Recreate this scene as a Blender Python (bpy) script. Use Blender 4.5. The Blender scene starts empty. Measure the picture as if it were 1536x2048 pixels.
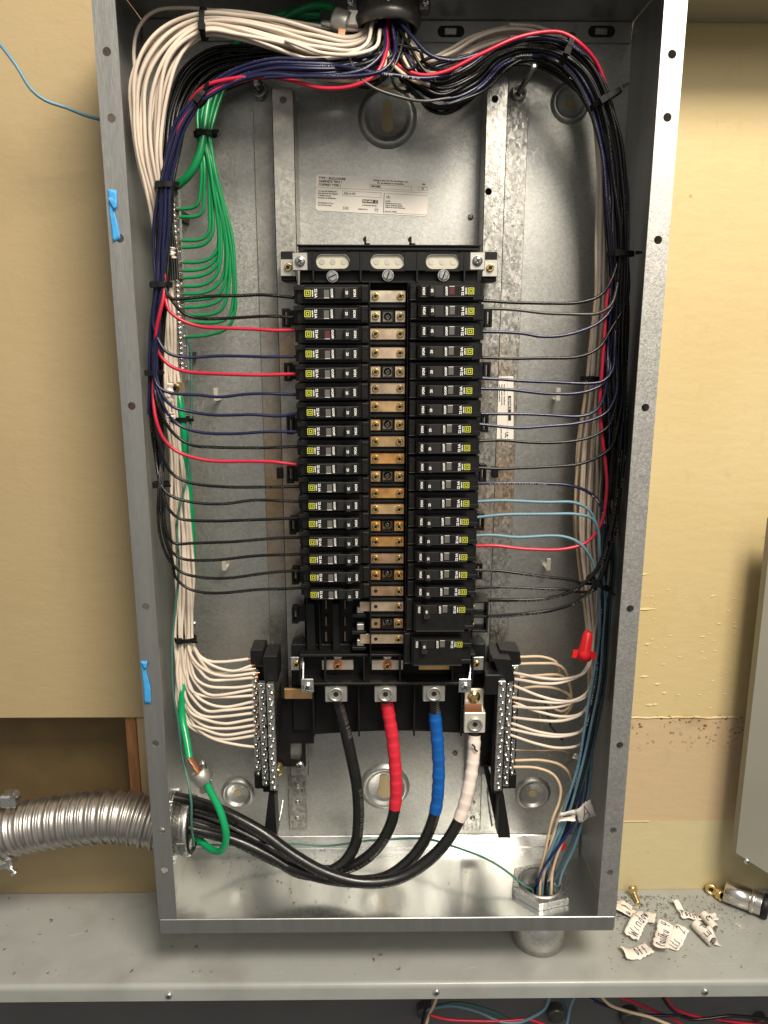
import bpy, bmesh, math, random
from mathutils import Vector, Matrix, noise
random.seed(7)
R = math.radians
SC = bpy.context.scene
COL = SC.collection

# ---------------------------------------------------------------- camera
F = 1531.99; CX, CY, CZ = -0.01352, -0.88544, 0.64976
PITCH, YAW, ROLL = -0.220944, -0.011343, 0.001448
def cam_to_world(u, v):
    """direction (per unit depth) of the ray through image offsets u (right), v (down)"""
    c, s = math.cos(ROLL), math.sin(ROLL); u, v = u*c+v*s, -u*s+v*c
    x, y2, z2 = u, 1.0, -v
    c, s = math.cos(PITCH), math.sin(PITCH); y = y2*c-z2*s; z = y2*s+z2*c
    c, s = math.cos(YAW), math.sin(YAW)
    return Vector((x*c-y*s, x*s+y*c, z))
CAMP = Vector((CX, CY, CZ))
def P(px, py, Y):
    d = cam_to_world((px-768)/F, (py-1024)/F)
    return CAMP + d*((Y-CY)/d.y)
def PZ(px, py, Z):
    d = cam_to_world((px-768)/F, (py-1024)/F)
    return CAMP + d*((Z-CZ)/d.z)
cam = bpy.data.cameras.new('camera'); co = bpy.data.objects.new('camera', cam); COL.objects.link(co)
fwd = cam_to_world(0, 0).normalized(); right = (cam_to_world(1, 0)-cam_to_world(0, 0)).normalized()
up = right.cross(fwd).normalized()
m = Matrix((right, up, -fwd)).transposed().to_4x4(); m.translation = CAMP
co.matrix_world = m
cam.sensor_fit = 'VERTICAL'; cam.sensor_height = 36.0; cam.lens = 36.0*F/2048
cam.clip_start = 0.01; cam.clip_end = 50
cam.dof.use_dof = False
SC.camera = co

# ---------------------------------------------------------------- room light
SC.view_settings.view_transform = 'Standard'; SC.view_settings.look = 'None'
SC.view_settings.exposure = 0.0; SC.view_settings.gamma = 1.0
W = bpy.data.worlds.new('World'); SC.world = W; W.use_nodes = True
nt = W.node_tree; bg = nt.nodes['Background']
tc = nt.nodes.new('ShaderNodeTexCoord'); sx = nt.nodes.new('ShaderNodeSeparateXYZ')
mr = nt.nodes.new('ShaderNodeMapRange'); mr.inputs[1].default_value = -0.9; mr.inputs[2].default_value = 0.9
cr = nt.nodes.new('ShaderNodeValToRGB')
cr.color_ramp.elements[0].position = 0.0; cr.color_ramp.elements[0].color = (0.10, 0.10, 0.095, 1)
cr.color_ramp.elements[1].position = 1.0; cr.color_ramp.elements[1].color = (0.74, 0.72, 0.68, 1)
e = cr.color_ramp.elements.new(0.45); e.color = (0.48, 0.465, 0.43, 1)
nt.links.new(tc.outputs['Generated'], sx.inputs[0]); nt.links.new(sx.outputs['Z'], mr.inputs[0])
nt.links.new(mr.outputs[0], cr.inputs[0]); nt.links.new(cr.outputs[0], bg.inputs[0])
bg.inputs[1].default_value = 0.64
def area(name, loc, target, sx_, sy_, power, col):
    l = bpy.data.lights.new(name, 'AREA'); l.shape = 'RECTANGLE'; l.size = sx_; l.size_y = sy_
    l.energy = power; l.color = col
    o = bpy.data.objects.new(name, l); COL.objects.link(o); o.location = loc
    o.rotation_euler = (Vector(target)-Vector(loc)).to_track_quat('-Z', 'Y').to_euler()
    return o
area('ceiling_lamp', (0.52, -1.33, 1.95), (0, 0, 0.38), 0.75, 0.50, 58, (1.0, 0.905, 0.765))
area('glare_fill', (0.85, -2.3, 1.75), (0, 0, 0.3), 1.3, 0.8, 15, (1.0, 0.92, 0.80))  # added lamp, no visible source: soft fill and glare on the right flange

# ---------------------------------------------------------------- materials
MATS = {}
def mat(name, col, rough=0.5, metal=0.0, var=0.0, vs=60, bump=0.0, bs=400, rvar=0.0, spangle=0.0, ss=300,
        stretch=(1, 1, 1), spec=0.5, coat=0.0, col2=None, c2s=8, c2lo=0.5, c2hi=0.65, zband=None):
    if name in MATS: return MATS[name]
    M = bpy.data.materials.new(name); M.use_nodes = True; n = M.node_tree; N = n.nodes; L = n.links
    b = N['Principled BSDF']
    b.inputs['Roughness'].default_value = rough; b.inputs['Metallic'].default_value = metal
    b.inputs['Specular IOR Level'].default_value = spec
    if coat: b.inputs['Coat Weight'].default_value = coat; b.inputs['Coat Roughness'].default_value = 0.15
    geo = N.new('ShaderNodeNewGeometry'); mp = N.new('ShaderNodeMapping'); mp.inputs['Scale'].default_value = stretch
    L.new(geo.outputs['Position'], mp.inputs['Vector'])
    rgb = N.new('ShaderNodeRGB'); rgb.outputs[0].default_value = (*col, 1); cur = rgb.outputs[0]
    def mix(fac, a, bb, mode='MIX'):
        k = N.new('ShaderNodeMix'); k.data_type = 'RGBA'; k.blend_type = mode
        if isinstance(fac, float): k.inputs[0].default_value = fac
        else: L.new(fac, k.inputs[0])
        for sck, v in ((k.inputs[6], a), (k.inputs[7], bb)):
            if isinstance(v, tuple): sck.default_value = (*v, 1)
            else: L.new(v, sck)
        return k.outputs[2]
    def rng(src, lo, hi, a=0.0, bb=1.0):
        k = N.new('ShaderNodeMapRange'); L.new(src, k.inputs[0])
        for i, v in enumerate((lo, hi, a, bb)): k.inputs[i+1].default_value = v
        return k.outputs[0]
    def nz(scale, det=4):
        k = N.new('ShaderNodeTexNoise'); k.inputs['Scale'].default_value = scale; k.inputs['Detail'].default_value = det
        L.new(mp.outputs[0], k.inputs['Vector']); return k.outputs[0]
    if col2 is not None:
        fac = rng(nz(c2s, 5), c2lo, c2hi)
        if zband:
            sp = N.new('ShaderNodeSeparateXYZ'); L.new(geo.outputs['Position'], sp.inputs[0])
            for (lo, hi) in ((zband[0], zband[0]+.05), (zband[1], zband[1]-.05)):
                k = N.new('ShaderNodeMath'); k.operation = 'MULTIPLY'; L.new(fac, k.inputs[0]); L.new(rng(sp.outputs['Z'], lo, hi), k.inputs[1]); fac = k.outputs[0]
        cur = mix(fac, cur, col2)
    if var:
        a = rng(nz(vs), 0.3, 0.7, 1-var, 1+var)
        k = N.new('ShaderNodeVectorMath'); k.operation = 'SCALE'; L.new(cur, k.inputs[0]); L.new(a, k.inputs['Scale']); cur = k.outputs[0]
    if spangle:
        v = N.new('ShaderNodeTexVoronoi'); v.inputs['Scale'].default_value = ss
        nn = N.new('ShaderNodeTexNoise'); nn.inputs['Scale'].default_value = ss*1.6; L.new(mp.outputs[0], nn.inputs['Vector'])
        ad = N.new('ShaderNodeMix'); ad.data_type = 'VECTOR'; ad.inputs[0].default_value = 1.2/ss
        k2 = N.new('ShaderNodeVectorMath'); k2.operation = 'MULTIPLY_ADD'
        L.new(nn.outputs[1], k2.inputs[0]); k2.inputs[1].default_value = (1.3/ss,)*3; L.new(mp.outputs[0], k2.inputs[2])
        L.new(k2.outputs[0], v.inputs['Vector'])
        s = N.new('ShaderNodeSeparateColor'); L.new(v.outputs['Color'], s.inputs[0])
        a = rng(s.outputs[0], 0, 1, 1-spangle, 1+spangle)
        k = N.new('ShaderNodeVectorMath'); k.operation = 'SCALE'; L.new(cur, k.inputs[0]); L.new(a, k.inputs['Scale']); cur = k.outputs[0]
        L.new(rng(s.outputs[1], 0, 1, rough-rvar, rough+rvar), b.inputs['Roughness'])
    elif rvar:
        L.new(rng(nz(vs*0.7), 0.3, 0.7, rough-rvar, rough+rvar), b.inputs['Roughness'])
    L.new(cur, b.inputs['Base Color'])
    if bump:
        bp = N.new('ShaderNodeBump'); bp.inputs['Strength'].default_value = bump; bp.inputs['Distance'].default_value = 0.001
        L.new(nz(bs, 3), bp.inputs['Height']); L.new(bp.outputs[0], b.inputs['Normal'])
    MATS[name] = M; return M

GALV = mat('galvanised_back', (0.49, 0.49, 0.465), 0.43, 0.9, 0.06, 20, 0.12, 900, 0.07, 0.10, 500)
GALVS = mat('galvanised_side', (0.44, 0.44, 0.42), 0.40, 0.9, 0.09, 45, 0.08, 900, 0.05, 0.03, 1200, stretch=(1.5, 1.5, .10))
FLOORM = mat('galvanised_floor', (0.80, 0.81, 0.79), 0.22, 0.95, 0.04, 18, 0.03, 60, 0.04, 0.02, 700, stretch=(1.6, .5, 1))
SPANG = mat('spangled_rail', (0.44, 0.43, 0.40), 0.40, 0.9, 0.08, 60, 0.18, 700, 0.14, 0.30, 420, stretch=(1, 1, 0.6), col2=(0.52, 0.40, 0.29), c2s=9, c2lo=0.45, c2hi=0.65, zband=(.40, .66))  # brownish zband tint paints in the copper bus reflected by the rail
RAILM = mat('rail_steel', (0.42, 0.41, 0.375), 0.42, 0.9, 0.10, 60, 0.08, 500, 0.08, 0.08, 300, col2=(0.45, 0.32, 0.20), c2s=9, c2lo=0.42, c2hi=0.62, zband=(.36, .68))  # warm second colour is a painted copper reflection, mid-height only
TIE = mat('nylon_tie', (0.008, 0.008, 0.008), 0.6, spec=0.2)
STEEL = mat('zinc_steel', (0.66, 0.66, 0.64), 0.27, 0.95, 0.10, 300, 0.05, 900, 0.08)
LINKM = [mat('bus_tone_%s' % n_, c_, 0.31, 0.85, 0.30, 70, 0.03, 400, 0.08) for n_, c_ in (('cream', (.86, .74, .58)), ('peach', (.84, .64, .45)), ('amber', (.82, .54, .28)), ('orange', (.86, .46, .16)), ('brown', (.70, .45, .27)))]
BRASS = mat('brass', (0.84, 0.64, 0.28), 0.24, 0.95, 0.12, 300)
TIN = mat('tinned_bar', (0.84, 0.73, 0.60), 0.33, 0.85, 0.14, 90, 0.03, 400, 0.08)
COPBAR = mat('copper_bar', (0.84, 0.50, 0.22), 0.30, 0.85, 0.16, 90, 0.03, 400, 0.08)
COPPER = mat('bare_copper', (0.80, 0.40, 0.22), 0.3, 0.95)
ALU = mat('cast_aluminium', (0.62, 0.60, 0.55), 0.38, 0.85, 0.06, 200, 0.05, 900)
ALUW = mat('pale_aluminium', (0.80, 0.77, 0.66), 0.45, 0.6, 0.05, 200)
BLK = mat('black_plastic', (0.008, 0.008, 0.008), 0.45, 0, 0.15, 200, 0.05, 900, spec=0.28)
BLKB = mat('breaker_black', (0.010, 0.0098, 0.0092), 0.33, 0, 0.25, 150, 0.04, 1200, spec=0.32)
EDGE = mat('edge_highlight', (0.055, 0.053, 0.050), 0.28)  # lighter tone paints a highlight along the breaker edges
HNDL = mat('handle_black', (0.022, 0.021, 0.020), 0.4)
PIT = mat('recess_black', (0.006, 0.006, 0.006), 0.6)
CLEAR = mat('trip_window', (0.16, 0.15, 0.14), 0.12, 0.3)
REDWIN = mat('trip_window_red', (0.10, 0.03, 0.035), 0.2)
WHT = mat('print_white', (0.80, 0.79, 0.76), 0.6)
YEL = mat('print_yellow', (0.52, 0.55, 0.05), 0.5)
INK = mat('print_black', (0.02, 0.02, 0.02), 0.6)
PAPER = mat('sticker_paper', (0.88, 0.83, 0.76), 0.6, 0, 0.04, 40)
TAG = mat('tag_vinyl', (0.82, 0.76, 0.68), 0.6, 0, 0.06, 90, 0.2, 300)
PENINK = mat('pen_ink', (0.03, 0.025, 0.08), 0.5)
WB = mat('wire_black', (0.009, 0.009, 0.0085), 0.27, 0, 0.1, 200, 0.05, 500, spec=0.3)
WG = mat('wire_black_dusty', (0.045, 0.042, 0.036), 0.34)
WN = mat('wire_navy', (0.010, 0.012, 0.048), 0.30); WNR = mat('wire_navy_dark', (0.008, 0.009, 0.030), 0.30)
WR = mat('wire_red', (0.50, 0.016, 0.045), 0.34, 0, 0.06, 60)
WW = mat('wire_white', (0.70, 0.60, 0.50), 0.42, 0, 0.05, 60)
WT = mat('wire_tan', (0.62, 0.47, 0.31), 0.42, 0, 0.05, 60)
WGR = mat('wire_green', (0.007, 0.215, 0.068), 0.30, 0, 0.08, 60)
WGL = mat('cable_green', (0.006, 0.34, 0.12), 0.24, 0, 0.05, 60)
WTE = mat('wire_teal', (0.05, 0.16, 0.125), 0.35)
WL = mat('wire_light_blue', (0.13, 0.25, 0.32), 0.42, 0, 0.05, 60)
WD = mat('wire_slate_blue', (0.036, 0.085, 0.115), 0.36)
CAB = mat('cable_black', (0.011, 0.0105, 0.010), 0.28, 0, 0.25, 120, 0.10, 300, 0.07)
TAPER = mat('tape_red', (0.66, 0.022, 0.045), 0.42, 0, 0.08, 60, 0.1, 200)
TAPEB = mat('tape_blue', (0.004, 0.10, 0.40), 0.36, 0, 0.08, 60, 0.1, 200)
TAPEW = mat('tape_white', (0.80, 0.70, 0.62), 0.45, 0, 0.06, 60, 0.15, 200)
MASK = mat('painters_tape', (0.05, 0.33, 0.70), 0.55, 0, 0.10, 120, 0.3, 300)
REDP = mat('red_plastic', (0.62, 0.015, 0.02), 0.4, 0, 0.08, 200)
SHELF = mat('shelf_paint', (0.345, 0.355, 0.335), 0.33, 0, 0.05, 18, 0.05, 500, 0.07, coat=0.1, col2=(0.28, 0.28, 0.26), c2s=14, c2lo=0.5, c2hi=0.75)
GUTT = mat('gutter_inside', (0.10, 0.10, 0.10), 0.4, 0, 0.1, 10, 0.05, 300)
CABP = mat('cabinet_paint', (0.25, 0.24, 0.195), 0.45, 0, 0.05, 12, 0.05, 600)
BUSH = mat('die_cast_grey', (0.11, 0.105, 0.10), 0.38, 0.75, 0.2, 60, 0.1, 300)
NICK = mat('bright_nickel', (0.70, 0.67, 0.64), 0.22, 1.0, 0.08, 80)
FLEX = mat('flex_conduit', (0.50, 0.47, 0.44), 0.36, 0.95, 0.12, 60, 0.06, 300, 0.07)
CREAM = mat('window_insulator', (0.55, 0.53, 0.42), 0.35, 0.2, 0.06, 100)
WOOD = mat('stud_wood', (0.30, 0.13, 0.05), 0.7, 0, 0.25, 60, 0.2, 200, stretch=(3, 3, 0.4))
SHAV = mat('metal_shavings', (0.16, 0.15, 0.14), 0.35, 0.7)

def printed(M, col, dens=0.5, wid=0.07):
    n = M.node_tree; N = n.nodes; L = n.links; b = N['Principled BSDF']
    at = N.new('ShaderNodeAttribute'); at.attribute_name = 'along'; sp = N.new('ShaderNodeSeparateXYZ'); L.new(at.outputs['Vector'], sp.inputs[0])
    def mth(op, a, bb=None):
        k = N.new('ShaderNodeMath'); k.operation = op
        for i, v in enumerate((a, bb)):
            if v is None: continue
            if isinstance(v, (int, float)): k.inputs[i].default_value = v
            else: L.new(v, k.inputs[i])
        return k.outputs[0]
    def n1(sc):
        k = N.new('ShaderNodeTexNoise'); k.noise_dimensions = '1D'; k.inputs['Scale'].default_value = sc; k.inputs['Detail'].default_value = 1
        oi = N.new('ShaderNodeObjectInfo'); L.new(mth('ADD', sp.outputs['Y'], mth('MULTIPLY', oi.outputs['Random'], 7.0)), k.inputs['W']); return k.outputs[0]
    band = mth('LESS_THAN', mth('ABSOLUTE', mth('SUBTRACT', sp.outputs['X'], 0.45)), wid)
    m_ = mth('MULTIPLY', band, mth('MULTIPLY', mth('GREATER_THAN', n1(700), 0.52), mth('GREATER_THAN', n1(16), dens)))
    k = N.new('ShaderNodeMix'); k.data_type = 'RGBA'; L.new(m_, k.inputs[0])
    src = b.inputs['Base Color'].links[0].from_socket; L.new(src, k.inputs[6]); k.inputs[7].default_value = (*col, 1); L.new(k.outputs[2], b.inputs['Base Color'])
for M_, c_ in ((WB, (.24, .22, .20)), (WG, (.45, .42, .38)), (WN, (.55, .52, .55)), (WNR, (.4, .4, .42)), (WW, (.5, .42, .38)), (WGR, (.0, .05, .02)), (WGL, (.0, .06, .02)), (WR, (.25, .01, .02)), (CAB, (.10, .09, .08)), (WL, (.05, .1, .13))): printed(M_, c_)
def wall_mat(name, lower=False, right=False):
    M = bpy.data.materials.new(name); M.use_nodes = True; n = M.node_tree; N = n.nodes; L = n.links
    b = N['Principled BSDF']; b.inputs['Roughness'].default_value = 0.55
    geo = N.new('ShaderNodeNewGeometry'); sp = N.new('ShaderNodeSeparateXYZ'); L.new(geo.outputs['Position'], sp.inputs[0])
    def nz(s, d=5, st=None):
        k = N.new('ShaderNodeTexNoise'); k.inputs['Scale'].default_value = s; k.inputs['Detail'].default_value = d
        if st:
            mp = N.new('ShaderNodeMapping'); mp.inputs['Scale'].default_value = st
            L.new(geo.outputs['Position'], mp.inputs[0]); L.new(mp.outputs[0], k.inputs['Vector'])
        else: L.new(geo.outputs['Position'], k.inputs['Vector'])
        return k.outputs[0]
    def rng(src, lo, hi, a=0.0, bb=1.0, sm=False):
        k = N.new('ShaderNodeMapRange'); L.new(src, k.inputs[0])
        if sm: k.interpolation_type = 'SMOOTHSTEP'
        for i, v in enumerate((lo, hi, a, bb)): k.inputs[i+1].default_value = v
        return k.outputs[0]
    def mix(fac, a, bb):
        k = N.new('ShaderNodeMix'); k.data_type = 'RGBA'; L.new(fac, k.inputs[0])
        for s_, v in ((k.inputs[6], a), (k.inputs[7], bb)):
            if isinstance(v, tuple): s_.default_value = (*v, 1)
            else: L.new(v, s_)
        return k.outputs[2]
    def mul(a, bb):
        k = N.new('ShaderNodeMath'); k.operation = 'MULTIPLY'; L.new(a, k.inputs[0]); L.new(bb, k.inputs[1]); return k.outputs[0]
    if lower: cur = mix(rng(nz(6), 0.3, 0.7), (0.30, 0.225, 0.115), (0.35, 0.265, 0.14))
    elif right:
        base = mix(rng(nz(5), 0.3, 0.7), (0.58, 0.45, 0.22), (0.61, 0.49, 0.26))
        z = sp.outputs['Z']
        z1, z2 = ZC1, ZC2
        # the bare older coat between the two paint edges
        band = mul(rng(z, z2-0.001, z2+0.001), rng(z, z1-0.004, z1+0.001, 1.0, 0.0))
        cur = mix(band, base, (0.55, 0.41, 0.245))
        low = rng(z, z2-0.001, z2+0.001, 1.0, 0.0)
        cur = mix(low, cur, (0.56, 0.48, 0.275))
        v = N.new('ShaderNodeTexVoronoi'); v.inputs['Scale'].default_value = 170; L.new(geo.outputs['Position'], v.inputs['Vector'])
        sel = mul(rng(v.outputs['Distance'], 0.20, 0.36, 1.0, 0.0), rng(nz(45, 2), 0.42, 0.52))
        near = mul(rng(z, z1-0.055, z1-0.008), rng(z, z1+0.001, z1+0.004, 1.0, 0.0))
        cur = mix(mul(sel, near), cur, (0.10, 0.045, 0.015))
        smear = mul(rng(nz(35, 4, (0.4, 1, 1)), 0.5, 0.68), mul(rng(z, z1-0.02, z1), rng(z, z1+0.001, z1+0.006, 1.0, 0.0)))
        cur = mix(smear, cur, (0.30, 0.19, 0.09))
        # fainter dirt scattered over the rest
        v2 = N.new('ShaderNodeTexVoronoi'); v2.inputs['Scale'].default_value = 22; L.new(geo.outputs['Position'], v2.inputs['Vector'])
        cur = mix(rng(v2.outputs['Distance'], 0.02, 0.05, 0.8, 0.0), cur, (0.35, 0.24, 0.12))
    else:
        cur = mix(rng(nz(4), 0.3, 0.7), (0.39, 0.295, 0.155), (0.44, 0.34, 0.185))
        v2 = N.new('ShaderNodeTexVoronoi'); v2.inputs['Scale'].default_value = 14; L.new(geo.outputs['Position'], v2.inputs['Vector'])
        cur = mix(rng(v2.outputs['Distance'], 0.015, 0.04, 0.6, 0.0), cur, (0.28, 0.20, 0.10))
    cur = mix(rng(nz(90, 4, (1, 1, .35)), 0.60, 0.80, 0.0, 0.12), cur, (0.22, 0.16, 0.09))
    L.new(cur, b.inputs['Base Color'])
    bp = N.new('ShaderNodeBump'); bp.inputs['Strength'].default_value = 0.28; bp.inputs['Distance'].default_value = 0.002
    ad = N.new('ShaderNodeMath'); ad.operation = 'MULTIPLY_ADD'; L.new(nz(260, 3), ad.inputs[0]); ad.inputs[1].default_value = 0.22; L.new(nz(38, 6, (1, 1, 2.2)), ad.inputs[2])
    L.new(ad.outputs[0], bp.inputs['Height']); L.new(bp.outputs[0], b.inputs['Normal'])
    return M
ZC1 = P(1400, 1437, 0).z; ZC2 = P(1400, 1644, 0).z

# ---------------------------------------------------------------- mesh helpers
ORG = {}
class MB:
    def __init__(s): s.v = []; s.f = []; s.m = []; s.sm = []
    def add(s, vs, fs, mi=0, sm=False):
        o = len(s.v); s.v += [Vector(v) for v in vs]
        for f in fs: s.f.append([i+o for i in f]); s.m.append(mi); s.sm.append(sm)
        return s
    def box(s, x0, x1, y0, y1, z0, z1, mi=0, bev=0.0):
        if x0 > x1: x0, x1 = x1, x0
        if y0 > y1: y0, y1 = y1, y0
        if z0 > z1: z0, z1 = z1, z0
        if bev <= 0:
            vs = [(x, y, z) for x in (x0, x1) for y in (y0, y1) for z in (z0, z1)]
            return s.add(vs, [(0, 1, 3, 2), (4, 6, 7, 5), (0, 4, 5, 1), (2, 3, 7, 6), (0, 2, 6, 4), (1, 5, 7, 3)], mi)
        b = min(bev, (x1-x0)*.45, (y1-y0)*.45, (z1-z0)*.45)
        bm = bmesh.new(); bmesh.ops.create_cube(bm, size=1)
        for v in bm.verts:
            v.co = ((x0+x1)/2+v.co.x*(x1-x0), (y0+y1)/2+v.co.y*(y1-y0), (z0+z1)/2+v.co.z*(z1-z0))
        bmesh.ops.bevel(bm, geom=bm.edges[:], offset=b, segments=1, affect='EDGES')
        s.add([v.co for v in bm.verts], [[v.index for v in f.verts] for f in bm.faces], mi); bm.free(); return s
    def prism(s, poly, y0, y1, mi=0, axis='y'):
        """polygon in (x,z) extruded along y (or (y,z) along x, or (x,y) along z)"""
        n = len(poly)
        def mk(a, b, c): return {'y': (a, c, b), 'x': (c, a, b), 'z': (a, b, c)}[axis]
        vs = [mk(a, b, y0) for a, b in poly]+[mk(a, b, y1) for a, b in poly]
        fs = [list(range(n)), list(range(2*n-1, n-1, -1))]+[(i, i+n, (i+1) % n+n, (i+1) % n) for i in range(n)]
        return s.add(vs, fs, mi)
    def lathe(s, prof, c, ax, seg=20, mi=0, sm=True, hexa=False):
        """profile of (t along axis, r) about axis ax through c"""
        ax = Vector(ax).normalized(); a = ax.orthogonal().normalized(); b = ax.cross(a); c = Vector(c)
        if hexa: seg = 6; sm = False
        vs = []; fs = []
        for t, r in prof:
            for k in range(seg):
                an = 2*math.pi*k/seg; vs.append(c+ax*t+(a*math.cos(an)+b*math.sin(an))*r)
        for i in range(len(prof)-1):
            for k in range(seg):
                k2 = (k+1) % seg; fs.append((i*seg+k, i*seg+k2, (i+1)*seg+k2, (i+1)*seg+k))
        s.add(vs, fs, mi, sm)
        if prof[0][1] > 1e-6: s.add(vs[:seg], [list(range(seg))[::-1]], mi)
        if prof[-1][1] > 1e-6: s.add(vs[-seg:], [list(range(seg))], mi)
        return s
    def ring(s, prof, c, ax, seg=24, mi=0, sm=True):
        """closed profile loop (t, r) -> torus-like ring"""
        ax = Vector(ax).normalized(); a = ax.orthogonal().normalized(); b = ax.cross(a); c = Vector(c); n = len(prof)
        vs = [c+ax*t+(a*math.cos(2*math.pi*k/seg)+b*math.sin(2*math.pi*k/seg))*r for t, r in prof for k in range(seg)]
        fs = [(i*seg+k, i*seg+(k+1) % seg, ((i+1) % n)*seg+(k+1) % seg, ((i+1) % n)*seg+k) for i in range(n) for k in range(seg)]
        return s.add(vs, fs, mi, sm)
    def tube(s, pts, r, seg=8, mi=0, caps=True, rf=None):
        n = len(pts); T = []
        for i in range(n):
            t = pts[min(i+1, n-1)]-pts[max(i-1, 0)]
            T.append(t.normalized() if t.length > 1e-9 else Vector((1, 0, 0)))
        a = T[0].orthogonal().normalized(); vs = []
        for i in range(n):
            a = (a-T[i]*a.dot(T[i]));
            a = a.normalized() if a.length > 1e-6 else T[i].orthogonal().normalized()
            b = T[i].cross(a); rr = rf(i/(n-1)) if rf else r
            for k in range(seg):
                an = 2*math.pi*k/seg; vs.append(pts[i]+(a*math.cos(an)+b*math.sin(an))*rr)
        fs = [(i*seg+k, i*seg+(k+1) % seg, (i+1)*seg+(k+1) % seg, (i+1)*seg+k) for i in range(n-1) for k in range(seg)]
        if not s.v:
            l = 0.0; s.uv = []
            for i in range(n):
                if i: l += (pts[i]-pts[i-1]).length
                s.uv += [(k/seg, l) for k in range(seg)]
        s.add(vs, fs, mi, True)
        if caps: s.add(vs[:seg], [list(range(seg))[::-1]], mi); s.add(vs[-seg:], [list(range(seg))], mi)
        return s
    def mesh(s, name, mats, o=Vector((0, 0, 0)), fixn=True):
        me = bpy.data.meshes.new(name); me.from_pydata([v-o for v in s.v], [], s.f)
        if not isinstance(mats, (list, tuple)): mats = [mats]
        for k in mats: me.materials.append(k)
        me.polygons.foreach_set('material_index', s.m); me.polygons.foreach_set('use_smooth', s.sm)
        if getattr(s, 'uv', None):
            at = me.attributes.new('along', 'FLOAT_VECTOR', 'POINT'); d_ = []
            for i in range(len(s.v)):
                q = s.uv[i] if i < len(s.uv) else (0, 0); d_ += [q[0], q[1], 0.0]
            at.data.foreach_set('vector', d_)
        me.update()
        if fixn and len(s.f) < 40000:
            bm = bmesh.new(); bm.from_mesh(me); bmesh.ops.recalc_face_normals(bm, faces=bm.faces[:]); bm.to_mesh(me); bm.free()
        return me
    def build(s, name, mats, parent=None, fixn=True):
        if parent is not None: o = ORG[parent.name]
        else:
            n = len(s.v); xs = [v.x for v in s.v]; ys = [v.y for v in s.v]; zs = [v.z for v in s.v]
            o = Vector(((min(xs)+max(xs))/2, (min(ys)+max(ys))/2, min(zs)))
        ob = bpy.data.objects.new(name, s.mesh(name, mats, o, fixn)); COL.objects.link(ob)
        if parent is not None: ob.parent = parent
        else: ob.location = o
        ORG[ob.name] = o
        return ob
def tag(o, label=None, cat=None, group=None, kind=None):
    if label: o['label'] = label
    if cat: o['category'] = cat
    if group: o['group'] = group
    if kind: o['kind'] = kind
    return o
def thing(name, label, cat, loc, group=None):
    o = bpy.data.objects.new(name, None); COL.objects.link(o); o.location = loc; o.empty_display_size = 0.01
    ORG[o.name] = Vector(loc); return tag(o, label, cat, group)
def inst(name, me, pos, parent=None, rot=None):
    """place a shared mesh at world position pos"""
    o = bpy.data.objects.new(name, me); COL.objects.link(o)
    base = ORG[parent.name] if parent is not None else Vector((0, 0, 0))
    if parent is not None: o.parent = parent
    o.location = Vector(pos)-base
    if rot is not None: o.rotation_euler = rot
    ORG[o.name] = Vector(pos); return o
def copy_tree(o, parent=None):
    c = o.copy(); COL.objects.link(c)
    if parent is not None: c.parent = parent
    for ch in list(o.children): copy_tree(ch, c)
    return c
def spline(pts, step=0.005):
    pts = [Vector(p) for p in pts]
    if len(pts) == 2: pts = [pts[0], (pts[0]+pts[1])/2, pts[1]]
    out = []; n = len(pts)
    for i in range(n-1):
        p1, p2 = pts[i], pts[i+1]
        p0 = pts[i-1] if i else p1*2-p2
        p3 = pts[i+2] if i+2 < n else p2*2-p1
        d1 = max((p1-p0).length, 1e-4)**.5; d2 = max((p2-p1).length, 1e-4)**.5; d3 = max((p3-p2).length, 1e-4)**.5
        m1 = ((p1-p0)/d1-(p2-p0)/(d1+d2)+(p2-p1)/d2)*d2
        m2 = ((p2-p1)/d2-(p3-p1)/(d2+d3)+(p3-p2)/d3)*d2
        k = max(2, int((p2-p1).length/step))
        for j in range(k):
            t = j/k; t2 = t*t; t3 = t2*t
            out.append(p1*(2*t3-3*t2+1)+m1*(t3-2*t2+t)+p2*(-2*t3+3*t2)+m2*(t3-t2))
    out.append(pts[-1]); return out
def px(pts): return [P(*p) for p in pts]
ORD = ['topmost', 'second', 'third', 'fourth', 'fifth', 'sixth', 'seventh', 'eighth', 'ninth', 'tenth', 'eleventh', 'twelfth',
       'thirteenth', 'fourteenth', 'fifteenth', 'sixteenth', 'seventeenth', 'eighteenth', 'nineteenth', 'twentieth']
def wire(pts, r, m, label, group=None, name='wire', cat='wire', step=0.005, seg=8, wob=0.0007, tip=0):
    sp = spline(pts, step); r = r*(1.10 if r < .0019 else 1)
    ph = random.random()*50
    if wob:
        sp = [p+Vector((noise.noise(p*14+Vector((ph, 0, 0))), noise.noise(p*14+Vector((0, ph, 0))), noise.noise(p*14+Vector((0, 0, ph)))))*wob*4*min(1, min(i, len(sp)-1-i)/6) for i, p in enumerate(sp)]
    mb = MB(); mb.tube(sp, r, seg); o = mb.build(name, m, fixn=False)
    if tip:
        e = sp[-1]; d_ = (sp[-1]-sp[-3]).normalized(); mb = MB(); mb.tube([e-d_*.001, e+d_*tip*.5, e+d_*tip], r*.55, 6); mb.build('bare_tip', COPPER, o)
    return tag(o, label, cat, group)
TXT = {}
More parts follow.
